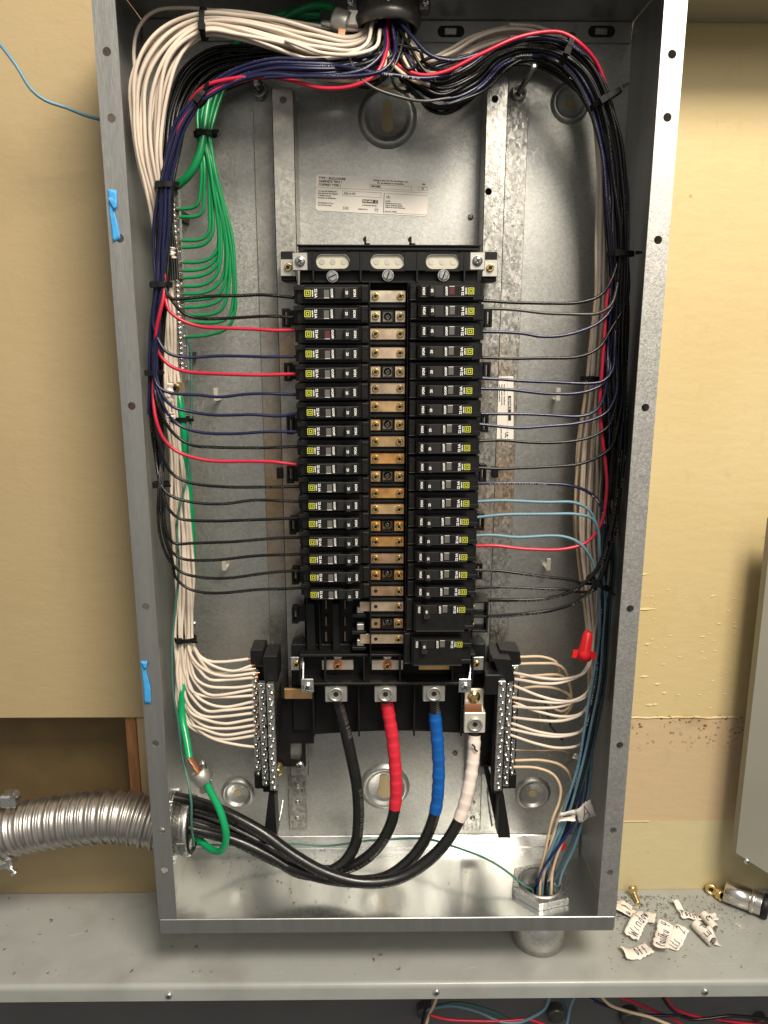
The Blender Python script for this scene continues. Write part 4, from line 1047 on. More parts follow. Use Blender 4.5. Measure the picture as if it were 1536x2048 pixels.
mb = MB(); a = P(403, 1550, -.1); b = P(412, 1566, -.102); mb.tube([a, (a+b)/2, b], .0030, 10); mb.build('bare_end', COPPER, t)
t = thing('ground_feed', 'thick printed green cable bending into the top of the left ground bar', 'cable', P(358, 368, -.05))
mb = MB(); mb.tube(spline(px([(640, 30, -.05), (560, 30, -.05), (500, 60, -.05), (450, 120, -.05), (418, 200, -.05), (407, 270, -.06), (397, 315, -.062), (378, 350, -.06), (354, 372, -.055)])), .0042, 12); mb.build('jacket', WGR, t, fixn=False)

# ================================================================ GROUND BAR
YG = -.050
t = thing('ground_bar', 'upright screw ground bar on the left holding the ends of the green wires', 'ground bar', P(358, 772, YG))
xg = (P(352, 420, YG).x+P(360, 760, YG).x)/2+.0015
z0g = P(360, 762, YG).z; z1g = P(352, 372, YG).z
mb = MB(); mb.box(xg-.0065, xg+.0045, YG, YG+.009, z0g, z1g, bev=.0006); mb.build('bar', STEEL, t)
for zq in (z0g+.02, z1g-.03): mb = MB(); mb.box(xg-.0035, xg+.003, YG+.009, -.0005, zq, zq+.01); mb.build('standoff', BLK, t)
for i in range(34):
    z = z0g+.012+(z1g-z0g-.02)*i/33
    inst('screw', S_BAR, (xg-.0022, YG+.0003, z), t, (0, R(random.uniform(0, 90)), 0))
    if i % 2 == 0: inst('screw', S_BAR, (xg+.0026, YG+.0003, z+.0025), t, (0, R(random.uniform(0, 90)), 0)).scale = (.6, .6, .6)
p = P(352, 774, YG-.006); mb = MB(); mb.box(p.x-.008, p.x+.006, YG-.006, YG+.010, p.z-.009, p.z+.006, bev=.001); o = mb.build('bottom_lug', mat('lug_tan', (.5, .42, .28), .4, .8), t)
inst('lug_screw', S_LINK, (p.x-.001, YG-.0062, p.z-.001), o, (0, .5, 0)).scale = (1.4, 1, 1.4)

# ================================================================ WIRES
def spine_pts(sp, off, spread_scale=1.0, upto=None, frm=0):
    """sp: (px, py, Y, spread mm); off: (a, b) unit disc; returns world points"""
    W3 = [P(a, b, c) for a, b, c, d in sp]; out = []
    for i in range(frm, len(sp) if upto is None else upto):
        T = (W3[min(i+1, len(sp)-1)]-W3[max(i-1, 0)]).normalized()
        A = T.cross(Vector((0, 1, 0))).normalized(); s = sp[i][3]*.001*spread_scale
        out.append(W3[i]+A*off[0]*s+Vector((0, 1, 0))*off[1]*s*.55)
    return out
def disc(n, k, seed=0):
    a = k*2.399963+seed; r = math.sqrt((k+.5)/n); return (r*math.cos(a), r*math.sin(a))
SPA = [(778, 30, -.075, 6), (772, 85, -.082, 7), (735, 122, -.094, 8), (680, 135, -.100, 8), (620, 138, -.103, 9), (540, 138, -.103, 9), (470, 155, -.098, 8), (408, 192, -.094, 6.5), (366, 248, -.092, 8), (345, 318, -.090, 8), (333, 372, -.088, 7),
       (328, 440, -.086, 9), (324, 505, -.085, 8.5), (322, 570, -.086, 6.5), (314, 650, -.085, 7), (308, 745, -.084, 5.5), (310, 830, -.082, 7), (318, 900, -.080, 6), (322, 968, -.080, 4.5)]
SPB = [(770, 30, -.07, 6), (755, 90, -.075, 7), (700, 118, -.07, 8), (600, 112, -.062, 9), (500, 112, -.056, 11), (430, 122, -.055, 15), (385, 155, -.058, 16), (355, 220, -.062, 13), (340, 300, -.070, 10), (331, 372, -.078, 7),
       (327, 440, -.078, 9), (324, 505, -.078, 8.5), (322, 570, -.082, 6), (315, 650, -.078, 6), (310, 745, -.078, 5.5), (312, 830, -.076, 7), (318, 900, -.076, 6), (323, 968, -.077, 4.5)]
LT = [[(330, 580), (343, 595), (380, 594), (420, 592), (480, 593), (520, 591), (596, 596)],
 [(332, 583), (346, 606), (364, 626), (388, 634), (470, 635), (530, 633), (596, 635)],
 [(329, 600), (335, 622), (360, 642), (400, 655), (450, 658), (540, 661), (602, 659)],
 [(322, 690), (338, 706), (372, 712), (430, 710), (500, 711), (596, 713)],
 [(327, 590), (320, 625), (313, 665), (318, 703), (340, 728), (370, 741), (420, 747), (500, 749), (602, 748)],
 [(311, 755), (320, 774), (342, 783), (400, 788), (440, 793), (500, 790), (598, 789)],
 [(312, 757), (325, 793), (345, 814), (380, 824), (430, 830), (500, 828), (560, 831), (600, 826)],
 [(311, 760), (321, 800), (335, 828), (355, 848), (390, 861), (470, 866), (530, 864), (600, 863)],
 [(311, 780), (320, 815), (333, 848), (350, 870), (380, 888), (430, 892), (600, 893)],
 [(310, 815), (313, 840), (325, 875), (350, 900), (400, 918), (440, 924), (520, 926), (606, 930)],
 [(308, 830), (312, 872), (325, 918), (345, 948), (380, 965), (450, 972), (604, 973)],
 [(325, 977), (343, 994), (380, 1004), (450, 1007), (500, 1002), (550, 1001), (602, 1003)],
 [(327, 982), (340, 1020), (360, 1038), (430, 1042), (480, 1039), (604, 1036)],
 [(328, 985), (333, 1055), (347, 1084), (380, 1086), (450, 1083), (520, 1077), (606, 1075)],
 [(325, 985), (329, 1065), (342, 1103), (365, 1117), (420, 1119), (500, 1113), (606, 1108)],
 [(318, 980), (320, 1060), (335, 1112), (362, 1143), (400, 1153), (460, 1153), (530, 1146), (608, 1141)],
 [(320, 980), (324, 1065), (342, 1118), (350, 1152), (372, 1172), (400, 1181), (440, 1184), (520, 1180), (608, 1175)]]
for i, c in enumerate(LEFTC):
    sp = SPB if c == 'b' else SPA
    tail = LT[i]; r0 = tail[0][1]
    k = 8
    while k < len(sp) and sp[k][1] < r0-22: k += 1
    off = disc(17, (i*7) % 17, .4)
    if c == 'r': off = (off[0]*.25, 1.3)
    elif c == 'n': off = (off[0]*.9, -abs(off[1])-.15)
    pts = spine_pts(sp, off, 1.0, k)
    n = len(tail)
    for j, (a, b) in enumerate(tail):
        y = -.094+.006*min(1, j/3) if j else -.090
        pts.append(P(a, b, y))
    wire(pts, .00150 if c != 'r' else .00165, CN[c][1], '%s wire running across to the %s breaker of the left column' % (CN[c][0], ORD[i] if i < 16 else 'lowest'), 'branch wires of the left column')
# slack wires of the left bundle that run on inside it
for k in range(9):
    off = disc(9, k, 1.1); sp = SPB if k % 3 else SPA
    pts = spine_pts(sp, (off[0]*1.15, off[1]), 1.0, len(sp)-(k % 4))
    wire(pts, .0015, WN if k in (0, 3, 6) else WB, 'dark wire hidden among the wires of the left bundle, run down the left side', 'dark wires of the left bundle')
# black hump wires inside upper left
for k in range(4):
    pts = [P(340+k*5, 560, -.07), P(338+k*3, 420, -.06), P(336+k*6, 300, -.045), P(350+k*12, 210+k*4, -.03), P(400+k*14, 140+k*14, -.028), P(480+k*15, 112+k*14, -.03), P(600, 112+k*12, -.04), P(760, 100, -.06)]
    wire(pts, .0015, WB, 'black wire arching low behind the left bundle, the %s of four' % ('outermost', 'second', 'third', 'innermost')[k], 'black wires arching behind the left bundle')

# whites on the left
SPW = [(752, 25, -.06, 8), (742, 72, -.075, 8), (700, 96, -.085, 9), (625, 88, -.092, 12), (545, 66, -.096, 12), (470, 50, -.098, 10), (408, 46, -.098, 9), (355, 72, -.098, 12), (322, 112, -.098, 14), (300, 170, -.096, 16), (294, 240, -.092, 14),
       (297, 310, -.088, 11), (310, 380, -.080, 9), (324, 450, -.070, 7), (332, 540, -.060, 6), (338, 640, -.052, 6), (342, 740, -.052, 6), (350, 850, -.054, 8), (360, 950, -.052, 9), (366, 1050, -.054, 9.5), (369, 1150, -.056, 9.5), (371, 1230, -.058, 9), (371, 1277, -.060, 8.5)]
WE = [(496, 1318), (503, 1331), (504, 1338), (512, 1346), (508, 1355), (512, 1369), (507, 1379), (507, 1391), (508, 1403), (507, 1414), (508, 1426), (509, 1438), (510, 1450), (510, 1461), (510, 1471), (510, 1494)]
for i, (a, b) in enumerate(WE):
    off = ((i/15)*-2+1, 0.7*math.sin(i*2.1))
    # left-most strand feeds the lowest terminal
    pts = spine_pts(SPW, (-off[0]*1.0*-1, off[1]))
    e = pts[-1]; dx = off[0]
    x0 = 371-off[0]*-15*-1; sx0 = 372+off[0]*14
    if b > 1400: pts.append(P(sx0-4, 1340, -.064)); 
    if b > 1440: pts.append(P(sx0-2, b-75, -.066))
    pts += [P(sx0+3, b-40 if b < 1400 else b-42, -.066), P(sx0+17+random.uniform(-3, 3), b-14+random.uniform(-3, 4), -.068), P(sx0+42+random.uniform(-5, 5), b+3+random.uniform(-5, 5), -.068+random.uniform(-.004, .004)), P(sx0+82, b+7+random.uniform(-4, 5), -.066), P(a, b, -.060)]
    if b > 1490: pts = pts[:-5]+[P(372, 1400, -.066), P(386, 1446, -.067), P(408, 1469, -.068), (P(440, 1484, -.067)), P(472, 1490, -.065), P(a, b, -.060)]
    if b < 1325: pts = pts[:-5]+[P(392, 1300, -.064), P(415, 1322, -.066), P(440, 1326, -.066), P(a, b, -.060)]
    wire(pts, .00162, WW, 'white wire sweeping into the left terminal bars, %s ending from the top' % (ORD[i] if i < 15 else 'lowest'), 'white wires of the left bundle', wob=.0011, tip=.0042)
for k in range(2):
    off = (-.2+.7*k, 1.6)
    sp = SPW[:16]; pts = spine_pts(sp, off)
    if k == 0: pts = [P(750, 60, -.07), P(690, 60, -.08), P(560, 40, -.085), P(450, 25, -.08), P(370, 15, -.075), P(310, 22, -.072), P(280, 55, -.07), P(268, 110, -.07), P(272, 170, -.07), P(285, 240, -.07), P(300, 330, -.065), P(322, 450, -.058), P(336, 560, -.05)]
    wire(pts, .00162, WW, ('outermost white wire looping highest in the upper left corner', 'white wire lying deepest in the upper left arch')[k], 'white wires of the left bundle')

# green ground wires
SPG = [(772, 30, -.06, 6), (745, 60, -.05, 7), (660, 62, -.04, 9), (560, 75, -.036, 10), (490, 98, -.038, 10), (448, 135, -.042, 10), (424, 190, -.048, 9), (413, 235, -.052, 8), (411, 268, -.056, 6)]
GT = [[(404, 330), (401, 385), (397, 407), (383, 416), (357, 418)], [(408, 340), (408, 405), (406, 425), (394, 433), (358, 434)],
 [(416, 340), (420, 420), (419, 455), (411, 473), (394, 480), (363, 481)], [(420, 340), (426, 430), (424, 468), (410, 488), (390, 494), (364, 495)],
 [(422, 340), (436, 440), (435, 495), (420, 516), (396, 524), (366, 525)], [(424, 340), (440, 460), (438, 510), (421, 532), (397, 540), (366, 541)],
 [(424, 345), (439, 480), (436, 528), (420, 545), (396, 554), (366, 556)], [(426, 350), (445, 470), (442, 528), (428, 556), (402, 570), (367, 573)],
 [(426, 345), (449, 480), (447, 548), (430, 574), (406, 586), (367, 588)], [(428, 340), (453, 500), (448, 572), (432, 592), (400, 600), (367, 601)],
 [(429, 345), (457, 500), (453, 580), (440, 601), (410, 612), (368, 615)], [(430, 345), (461, 510), (456, 592), (441, 619), (410, 629), (369, 630)],
 [(431, 340), (464, 500), (467, 590), (456, 634), (435, 645), (400, 646), (369, 643)], [(432, 340), (462, 480), (470, 560), (472, 620), (463, 649), (449, 662), (420, 670), (372, 674)]]
for i, tl_ in enumerate(GT):
    off = (-1+2*i/13.0, math.sin(i*1.7))
    pts = spine_pts(SPG, (-off[0] if False else off[0]*-1*-1, off[1]))
    n = len(tl_)
    for j, (a, b) in enumerate(tl_): pts.append(P(a, b, -.058 if j == 0 else -.056+.004*j/n))
    e = P(tl_[-1][0]-6, tl_[-1][1], YG)
    w_ = wire(pts, .00165, WGR, 'green ground wire fanned onto the left ground bar, %s ending' % (ORD[i] if i < 13 else 'lowest'), 'green ground wires')
    mb = MB(); q = P(tl_[-1][0], tl_[-1][1], -.052); mb.tube([q+Vector((.001, 0, 0)), q+Vector((-.0035, 0, 0))], .0009, 6)
    mb.build('bare_tip', COPPER, w_)

# right-hand hot bundle
SPR = [(785, 28, -.072, 6), (794, 95, -.082, 7), (828, 150, -.090, 10), (880, 178, -.094, 15), (940, 154, -.090, 16), (1000, 108, -.074, 12), (1060, 92, -.070, 11), (1120, 100, -.088, 12), (1165, 136, -.086, 13), (1202, 205, -.084, 13), (1225, 290, -.082, 13), (1236, 390, -.080, 12),
       (1240, 510, -.080, 9), (1238, 600, -.080, 11), (1233, 700, -.080, 11), (1231, 800, -.080, 11), (1228, 900, -.079, 11), (1222, 1000, -.078, 10), (1208, 1090, -.078, 8)]
RT = [[(1219, 565), (1197, 592), (1160, 604), (1100, 606), (1040, 605), (962, 601)],
 [(1221, 606), (1207, 620), (1188, 628), (1130, 626), (1090, 624), (1040, 620), (960, 617)],
 [(1221, 618), (1205, 640), (1180, 657), (1130, 671), (1080, 672), (1050, 667), (1010, 664), (958, 663)],
 [(1220, 660), (1201, 690), (1180, 705), (1150, 715), (1060, 717), (956, 715)],
 [(1230, 690), (1224, 738), (1205, 760), (1175, 767), (1060, 765), (1000, 758), (956, 756)],
 [(1222, 735), (1208, 765), (1185, 779), (1155, 787), (1100, 788), (1020, 780), (954, 777)],
 [(1216, 745), (1206, 798), (1190, 824), (1166, 833), (1090, 831), (1010, 828), (954, 827)],
 [(1230, 790), (1212, 826), (1188, 840), (1150, 848), (1090, 850), (1030, 854), (952, 848)],
 [(1232, 805), (1220, 850), (1192, 870), (1150, 881), (1060, 884), (1000, 880), (952, 882)],
 [(1232, 855), (1224, 890), (1198, 912), (1160, 928), (1110, 935), (1020, 938), (950, 935)]]
cr_ = RIGHTC
for i in range(10):
    c = cr_[i]; tail = RT[i]; r0 = tail[0][1]; k = 8
    while k < len(SPR) and SPR[k][1] < r0-22: k += 1
    off = disc(19, (i*5+3) % 19, .9); off = (off[0]*.8-.15, (off[1]-.2) if c != 'n' else abs(off[1])+.1)
    pts = spine_pts(SPR, off, 1.0, k)
    for j, (a, b) in enumerate(tail): pts.append(P(a, b, -.088-.002*min(j, 2)))
    wire(pts, .0015, WNR if c == 'n' and False else CN[c][1], '%s wire curving across to the %s breaker of the right column' % ('dusty black' if c == 'd' else CN[c][0], ORD[i]), 'branch wires of the right column')
# the long red one
wire([P(778, 30, -.08), P(776, 90, -.092), P(790, 125, -.1), P(840, 150, -.104), (P(890, 145, -.105)), P(960, 110, -.105), P(1030, 78, -.104), P(1090, 64, -.102), P(1125, 66, -.1), P(1165, 92, -.098), P(1205, 150, -.08), P(1226, 300, -.07), P(1230, 450, -.07), P(1221, 560, -.078), P(1212, 640, -.082), P(1204, 720, -.084), P(1199, 800, -.084), P(1205, 860, -.084), P(1211, 920, -.084), P(1211, 990, -.085), P(1203, 1045, -.086), P(1178, 1082, -.088), P(1130, 1098, -.089), P(1060, 1098, -.09), P(990, 1092, -.09), P(944, 1092, -.088)],
     .00165, WR, 'red wire crossing the top right arch and returning to the fifteenth right breaker', 'branch wires of the right column')
# navy and light blue ones that leave downward
DN = [(1212, 1060, -.080), (1214, 1130, -.078), (1208, 1200, -.078), (1203, 1290, -.080), (1192, 1380, -.084), (1176, 1470, -.088), (1160, 1540, -.09), (1140, 1610, -.09), (1115, 1680, -.09), (1092, 1745, -.088), (1084, 1790, -.085), (1082, 1850, -.083)]
def down(pts0, k, m, r, lab, grp, dx=0, dy=0, start=0):
    o = disc(9, k, .3); pts = [P(a, b, c) for a, b, c in pts0]
    for j, (a, b, c) in enumerate(DN[start:]):
        f = 1-.55*max(0, (b-1500))/300; v = P(a+o[0]*15*f+dx, b, c+o[1]*.008)
        if b > 1700: v.x = NUT.x+(v.x-NUT.x)*.75; v.y = NUT.y+(v.y-NUT.y)*.6
        pts.append(v)
    wire(pts, r, m, lab, grp)
down([(937, 967, -.088), (1000, 968, -.09), (1090, 966, -.09), (1140, 970, -.09), (1180, 987, -.088), (1203, 1015, -.086)], 1, WN, .0015, 'navy wire arching from the eleventh right breaker down to the floor nipple', 'wires going down to the floor nipple', start=1)
down([(938, 1004, -.088), (1000, 1002, -.09), (1090, 1002, -.09), (1148, 1004, -.09), (1178, 1020, -.089), (1192, 1050, -.087), (1197, 1090, -.085)], 2, WL, .0015, 'light blue wire leaving the twelfth right breaker, topmost of three', 'wires going down to the floor nipple', start=2)
down([(938, 1036, -.088), (1000, 1032, -.09), (1100, 1027, -.09), (1150, 1028, -.09), (1183, 1038, -.089), (1195, 1062, -.088), (1199, 1100, -.086)], 3, WL, .0015, 'light blue wire leaving the thirteenth right breaker, middle of three', 'wires going down to the floor nipple', start=2)
down([(938, 1072, -.088), (990, 1070, -.09), (1040, 1075, -.09), (1128, 1075, -.09), (1158, 1086, -.09), (1180, 1113, -.088), (1191, 1145, -.086)], 4, WL, .0015, 'light blue wire leaving the fourteenth right breaker, lowest of three', 'wires going down to the floor nipple', start=2)
for k in range(5):
    m_ = (WD, WD, WB, WD, WB)[k]; o = disc(5, k, .2)
    pts0 = [(1230+o[0]*8, 700, -.06), (1226+o[0]*8, 850, -.06), (1216+o[0]*8, 1000, -.062)]
    down(pts0, 5+k, m_, .00155, ('slate blue wire nearest the front', 'slate blue wire in the middle', 'black wire at the back', 'slate blue wire at the back', 'black wire nearest the side wall')[k]+' of the cluster falling down the lower right', 'wires going down to the floor nipple', dx=(3, 8, 12, -2, 16)[k])
# lower blacks
wire([P(945, 1140, -.088), P(1000, 1144, -.09), P(1070, 1150, -.09), P(1140, 1157, -.088), P(1178, 1168, -.084), P(1202, 1160, -.078), P(1222, 1090, -.07), P(1234, 950, -.068), P(1238, 700, -.066), P(1240, 500, -.066), P(1225, 280, -.066), P(1185, 170, -.066), P(1120, 118, -.066), P(1040, 108, -.066), P(965, 150, -.066), P(850, 160, -.07), P(790, 90, -.066), P(782, 30, -.06)], .0015, WB, 'black wire sagging to the sixteenth right breaker', 'branch wires of the right column')
wire([P(945, 1176, -.088), P(1010, 1175, -.09), P(1080, 1177, -.09), P(1130, 1178, -.088), P(1162, 1183, -.082), P(1192, 1175, -.075), P(1220, 1110, -.066), P(1238, 950, -.062), P(1242, 700, -.06), P(1243, 500, -.06), P(1229, 280, -.06), P(1190, 175, -.06), P(1120, 124, -.06), P(1040, 112, -.06), P(965, 158, -.06), P(850, 170, -.064), P(793, 90, -.06), P(784, 30, -.056)], .0015, WB, 'black wire running level to the seventeenth right breaker', 'branch wires of the right column')
wire([P(962, 1200, -.080), P(1030, 1200, -.086), P(1100, 1196, -.088), P(1150, 1181, -.090), P(1185, 1152, -.090), P(1209, 1105, -.088), P(1226, 1030, -.084), P(1238, 900, -.078), P(1248, 750, -.074), P(1246, 620, -.074), P(1240, 500, -.072), P(1228, 300, -.070), P(1190, 190, -.07), P(1120, 128, -.07), P(1040, 116, -.07), P(965, 162, -.07), P(880, 190, -.074), P(805, 110, -.07), P(790, 30, -.066)], .0023, WB, 'thick black wire to the upper pole of the 40 breaker', 'thick black wires to the 40 breaker')
wire([P(962, 1232, -.080), P(1040, 1230, -.086), P(1105, 1221, -.088), P(1160, 1198, -.090), P(1200, 1158, -.090), P(1226, 1085, -.088), P(1242, 960, -.080), P(1252, 800, -.074), P(1254, 650, -.072), P(1246, 500, -.070), P(1236, 300, -.068), P(1200, 195, -.068), P(1125, 132, -.068), P(1040, 120, -.068), P(965, 172, -.068), P(880, 200, -.072), P(810, 120, -.068), P(794, 30, -.062)], .0023, WB, 'thick black wire to the lower pole of the 40 breaker', 'thick black wires to the 40 breaker')
# slack in the right arch
for k in range(22):
    o = disc(22, k, .5); low = k % 3 == 0
    pts = spine_pts(SPR, (o[0]*1.15+(-.1), o[1]+.3), 1.0, 16+(k % 3))
    if low:
        d_ = 10+k*1.6
        pts = [P(784+k*.4, 30, -.07), P(784+k, 90, -.075), P(796+k*1.5, 140+d_*.5, -.078), P(838+k, 180+d_*.8, -.08), P(890, 195+d_*.7, -.08), P(935, 186+d_*.4, -.074), P(978, 150+d_*.2, -.070), P(1010, 122+d_*.2, -.066), P(1080, 112+d_*.5, -.066), P(1166, 152+d_, -.068), P(1206, 250+d_, -.068), P(1218, 370, -.068), P(1228, 500, -.070), P(1226+k*.6, 700, -.070), P(1222+k*.7, 900, -.07)]
    wire(pts, .0015, (WNR if k in (4, 10) else WB), 'dark wire among the many filling the thick arch at the upper right', 'dark wires of the right bundle', wob=.0013)
wire([P(795, 40, -.09), P(830, 75, -.10), P(862, 110, -.105), P(905, 122, -.105), P(960, 108, -.104), P(1020, 82, -.100), P(1090, 72, -.096), P(1150, 96, -.09), P(1205, 170, -.082), P(1235, 300, -.078), P(1244, 450, -.076), P(1240, 600, -.076)], .0016, WN, 'navy wire sagging highest beside the red one from the connector to the right', 'dark wires of the right bundle')
wire([P(800, 60, -.09), P(824, 100, -.1), P(845, 135, -.104), P(870, 160, -.104)], .0016, WB, 'short black wire dropping from the connector across the white ones', 'dark wires of the right bundle')
wire([P(700, 118, -.105), P(716, 150, -.112), P(745, 172, -.114), P(800, 190, -.112), P(850, 200, -.106), P(900, 196, -.1)], .0013, WG, 'thin grey black wire slanting in front above the large key hole', 'dark wires of the right bundle')
rg = random.Random(21)
for k in range(16):
    sg = -1 if k % 2 else 1; x0 = 776+rg.uniform(-25, 35); L_ = rg.uniform(70, 240) if sg < 0 else rg.uniform(40, 95)
    ya = rg.uniform(100, 150); yb = rg.uniform(120, 185) if sg > 0 else rg.uniform(115, 165)
    pts = [(x0, 50, -.075+rg.uniform(-.01, .01)), (x0+sg*rg.uniform(-14, 14), 85, -.092), (x0+sg*rg.uniform(5, 40), ya, -.100+rg.uniform(-.006, .006)), (x0+sg*L_*.6, (ya+yb)/2+rg.uniform(0, 22), -.098), (x0+sg*L_, yb, -.090), (x0+sg*(L_+70), yb-rg.uniform(-5, 22), -.080)]
    wire(px(pts), .0015, WB if k % 4 else WN, '%s wire fanning out to the %s of the top connector, one of the tangle' % ('black' if k % 4 else 'navy', 'left' if sg < 0 else 'right'), 'tangled wires under the top connector', wob=.0015)
# navy ones crossing in front at the top centre
for k, pts in enumerate(([(770, 50, -.09), (768, 100, -.106), (735, 135, -.112), (680, 148, -.114), (610, 150, -.112), (540, 148, -.11), (470, 165, -.104), (405, 200, -.1)],
                         [(785, 45, -.09), (790, 110, -.108), (765, 140, -.114), (700, 150, -.116), (620, 152, -.114), (530, 155, -.11)],
                         [(600, 130, -.1), (680, 128, -.108), (730, 140, -.112), (790, 150, -.112), (850, 155, -.108), (900, 150, -.1)])):
    wire(px(pts), .0016, WN, ('navy wire swinging widest in front of the arch under the top connector', 'navy wire curling tightest below the connector mouth', 'navy wire crossing sideways below the connector mouth')[k], 'navy wires under the top connector')
wire(px([(772, 55, -.09), (772, 110, -.106), (750, 148, -.112), (700, 170, -.112), (640, 172, -.11), (590, 158, -.108), (530, 152, -.106), (460, 168, -.102), (405, 192, -.098), (362, 250, -.096), (346, 320, -.080), (338, 372, -.074), (332, 440, -.072)]), .0019, WR, 'red wire hanging lowest of the left arch below the top connector', 'red wires of the left arch')
wire(px([(612, 155, -.1), (560, 146, -.104), (500, 152, -.104), (420, 166, -.102), (400, 178, -.1), (372, 215, -.088), (352, 270, -.090), (344, 330, -.089)]), .0017, WR, 'shorter red wire surfacing in the left arch above the other', 'red wires of the left arch')
# white wires right
SWR = [(798, 30, -.06, 6), (812, 95, -.068, 7), (850, 135, -.07, 9), (905, 125, -.064, 12), (960, 98, -.056, 14), (1020, 80, -.05, 12), (1080, 82, -.046, 10), (1135, 104, -.044, 8), (1184, 160, -.046, 7), (1206, 270, -.05, 6), (1211, 400, -.052, 6),
       (1209, 505, -.055, 6), (1206, 600, -.053, 7), (1199, 700, -.052, 9), (1190, 800, -.05, 10), (1182, 900, -.048, 12), (1177, 1000, -.048, 12), (1176, 1100, -.048, 11), (1184, 1200, -.05, 9), (1190, 1300, -.056, 6), (1190, 1400, -.06, 6)]
WRE = [((1028, 1346), (1167, 1345), .6), ((1028, 1358), (1166, 1348), -.2), ((1029, 1372), (1160, 1396), 0), ((1025, 1395), (1161, 1391), 0), ((1032, 1406), (1161, 1430), 0), ((1027, 1413), (1160, 1398), 1), ((1027, 1435), (1163, 1426), 0), ((1024, 1447), (1166, 1459), 0), ((1020, 1458), (1166, 1462), 0), ((1021, 1470), (1163, 1489), 0)]
for i, (a, b, c) in enumerate(WRE):
    off = (1-2*i/9.0, math.sin(i*2.3))
    pts = spine_pts(SWR, off, 1.0, 19 if b[1] < 1400 else 20)
    m1 = ((a[0]*.62+b[0]*.38), a[1]*.55+b[1]*.45+10); m2_ = ((a[0]*.3+b[0]*.7), a[1]*.28+b[1]*.72+12)
    pts += [P(1186, b[1]-48, -.070), P(1178, b[1]-18, -.074), P(b[0]-2, b[1]+1, -.076), P(*m2_, -.076), P(*m1, -.074), P(a[0], a[1], -.064)]
    wire(pts, .0016, WW, 'white wire reaching the right terminal bars, %s from the top' % ORD[i], 'white wires of the right bundle', tip=.0042)
for k in range(6):
    off = (-.9+.36*k, .8-.3*k); x0 = 5
    pts = spine_pts(SWR, off, 1.1)[x0 if k % 2 else 0:]
    wire(pts, .0016, WW if k % 2 else WT, 'pale wire standing straight in the bundle behind the right breakers wires', 'pale wires run down the right side')
# two bowed pale wires on the right
wire(px([(1205, 560, -.04), (1178, 780, -.036), (1165, 900, -.03), (1150, 1010, -.026), (1152, 1080, -.026), (1164, 1160, -.03), (1178, 1240, -.04), (1184, 1330, -.05)]), .0016, WT, 'pale wire bowing furthest left of the right bundle', 'pale wires run down the right side')
wire(px([(1206, 570, -.042), (1184, 780, -.038), (1170, 900, -.032), (1157, 1010, -.028), (1158, 1090, -.028), (1170, 1170, -.032), (1180, 1250, -.042), (1186, 1340, -.05)]), .0016, WT, 'pale wire bowing second furthest left of the right bundle', 'pale wires run down the right side')
# pale ones at the top centre, tangled
for k, pts in enumerate(([(812, 60, -.08), (818, 110, -.094), (835, 130, -.096), (860, 145, -.094), (920, 150, -.086)], [(800, 70, -.085), (808, 120, -.096), (828, 150, -.098), (850, 168, -.096), (880, 175, -.09)],
                         [(765, 60, -.085), (770, 130, -.104), (758, 152, -.106), (720, 164, -.1), (640, 158, -.09)], [(770, 65, -.084), (782, 120, -.1), (800, 140, -.104), (830, 162, -.1), (870, 172, -.09)],
                         [(745, 45, -.085), (728, 92, -.104), (690, 112, -.106), (640, 118, -.1), (600, 116, -.09)], [(760, 60, -.09), (748, 95, -.108), (710, 108, -.11), (650, 104, -.106), (570, 80, -.102)],
                         [(738, 160, -.07), (765, 175, -.075), (800, 168, -.08), (840, 176, -.08)], [(1000, 90, -.05), (940, 112, -.06), (900, 128, -.07), (850, 130, -.08), (815, 90, -.08)])):
    wire(px(pts), .0016, WT if k not in (4, 5) else WW, 'pale wire in the tangle below the top connector, %s one' % ('rightmost', 'second right', 'lowest left', 'middle', 'upper left', 'highest left', 'bottom', 'far right')[k], 'pale wires under the top connector')

# tan wires of the lower right
TW = [([(1038, 1314, -.05), (1087, 1313, -.05), (1112, 1322, -.052), (1120, 1338, -.05), (1116, 1348, -.045), (1095, 1352, -.04), (1050, 1352, -.04)], 'tan wire making the topmost small loop beside the right terminal bars'),
 ([(1036, 1328, -.055), (1075, 1325, -.056), (1110, 1326, -.056), (1130, 1338, -.055), (1140, 1365, -.05), (1143, 1392, -.048), (1138, 1415, -.045), (1122, 1423, -.042), (1104, 1414, -.04), (1092, 1394, -.04)], 'tan wire making the second and widest loop beside the right terminal bars'),
 ([(1040, 1354, -.045), (1076, 1351, -.048), (1120, 1351, -.05), (1136, 1360, -.05), (1142, 1385, -.046), (1135, 1400, -.04)], 'tan wire bending down behind the white ones, third from the top'),
 ([(1034, 1379, -.045), (1076, 1371, -.048), (1107, 1373, -.05), (1133, 1384, -.05), (1145, 1400, -.046), (1144, 1416, -.04), (1120, 1440, -.035), (1090, 1445, -.03)], 'tan wire bending down behind the white ones, fourth from the top'),
 ([(1030, 1500, -.06), (1087, 1499, -.06), (1118, 1500, -.058), (1141, 1508, -.055), (1145, 1520, -.05), (1128, 1527, -.045), (1103, 1514, -.04), (1089, 1478, -.036), (1076, 1420, -.034), (1066, 1384, -.034)], 'thin brownish wire looping behind from the lower right terminal bar')]
for pts, lab in TW: wire(px(pts), .00155 if 'brownish' not in lab else .0011, WT if 'brownish' not in lab else mat('wire_brown', (.25, .18, .11), .4), lab, 'tan wires beside the right terminal bars')
wire(px([(1066, 1386, -.05), (1086, 1400, -.045), (1094, 1420, -.04), (1102, 1455, -.036), (1125, 1480, -.034)]), .0012, WB, 'thin black wire twisting behind the white wires at the lower right')
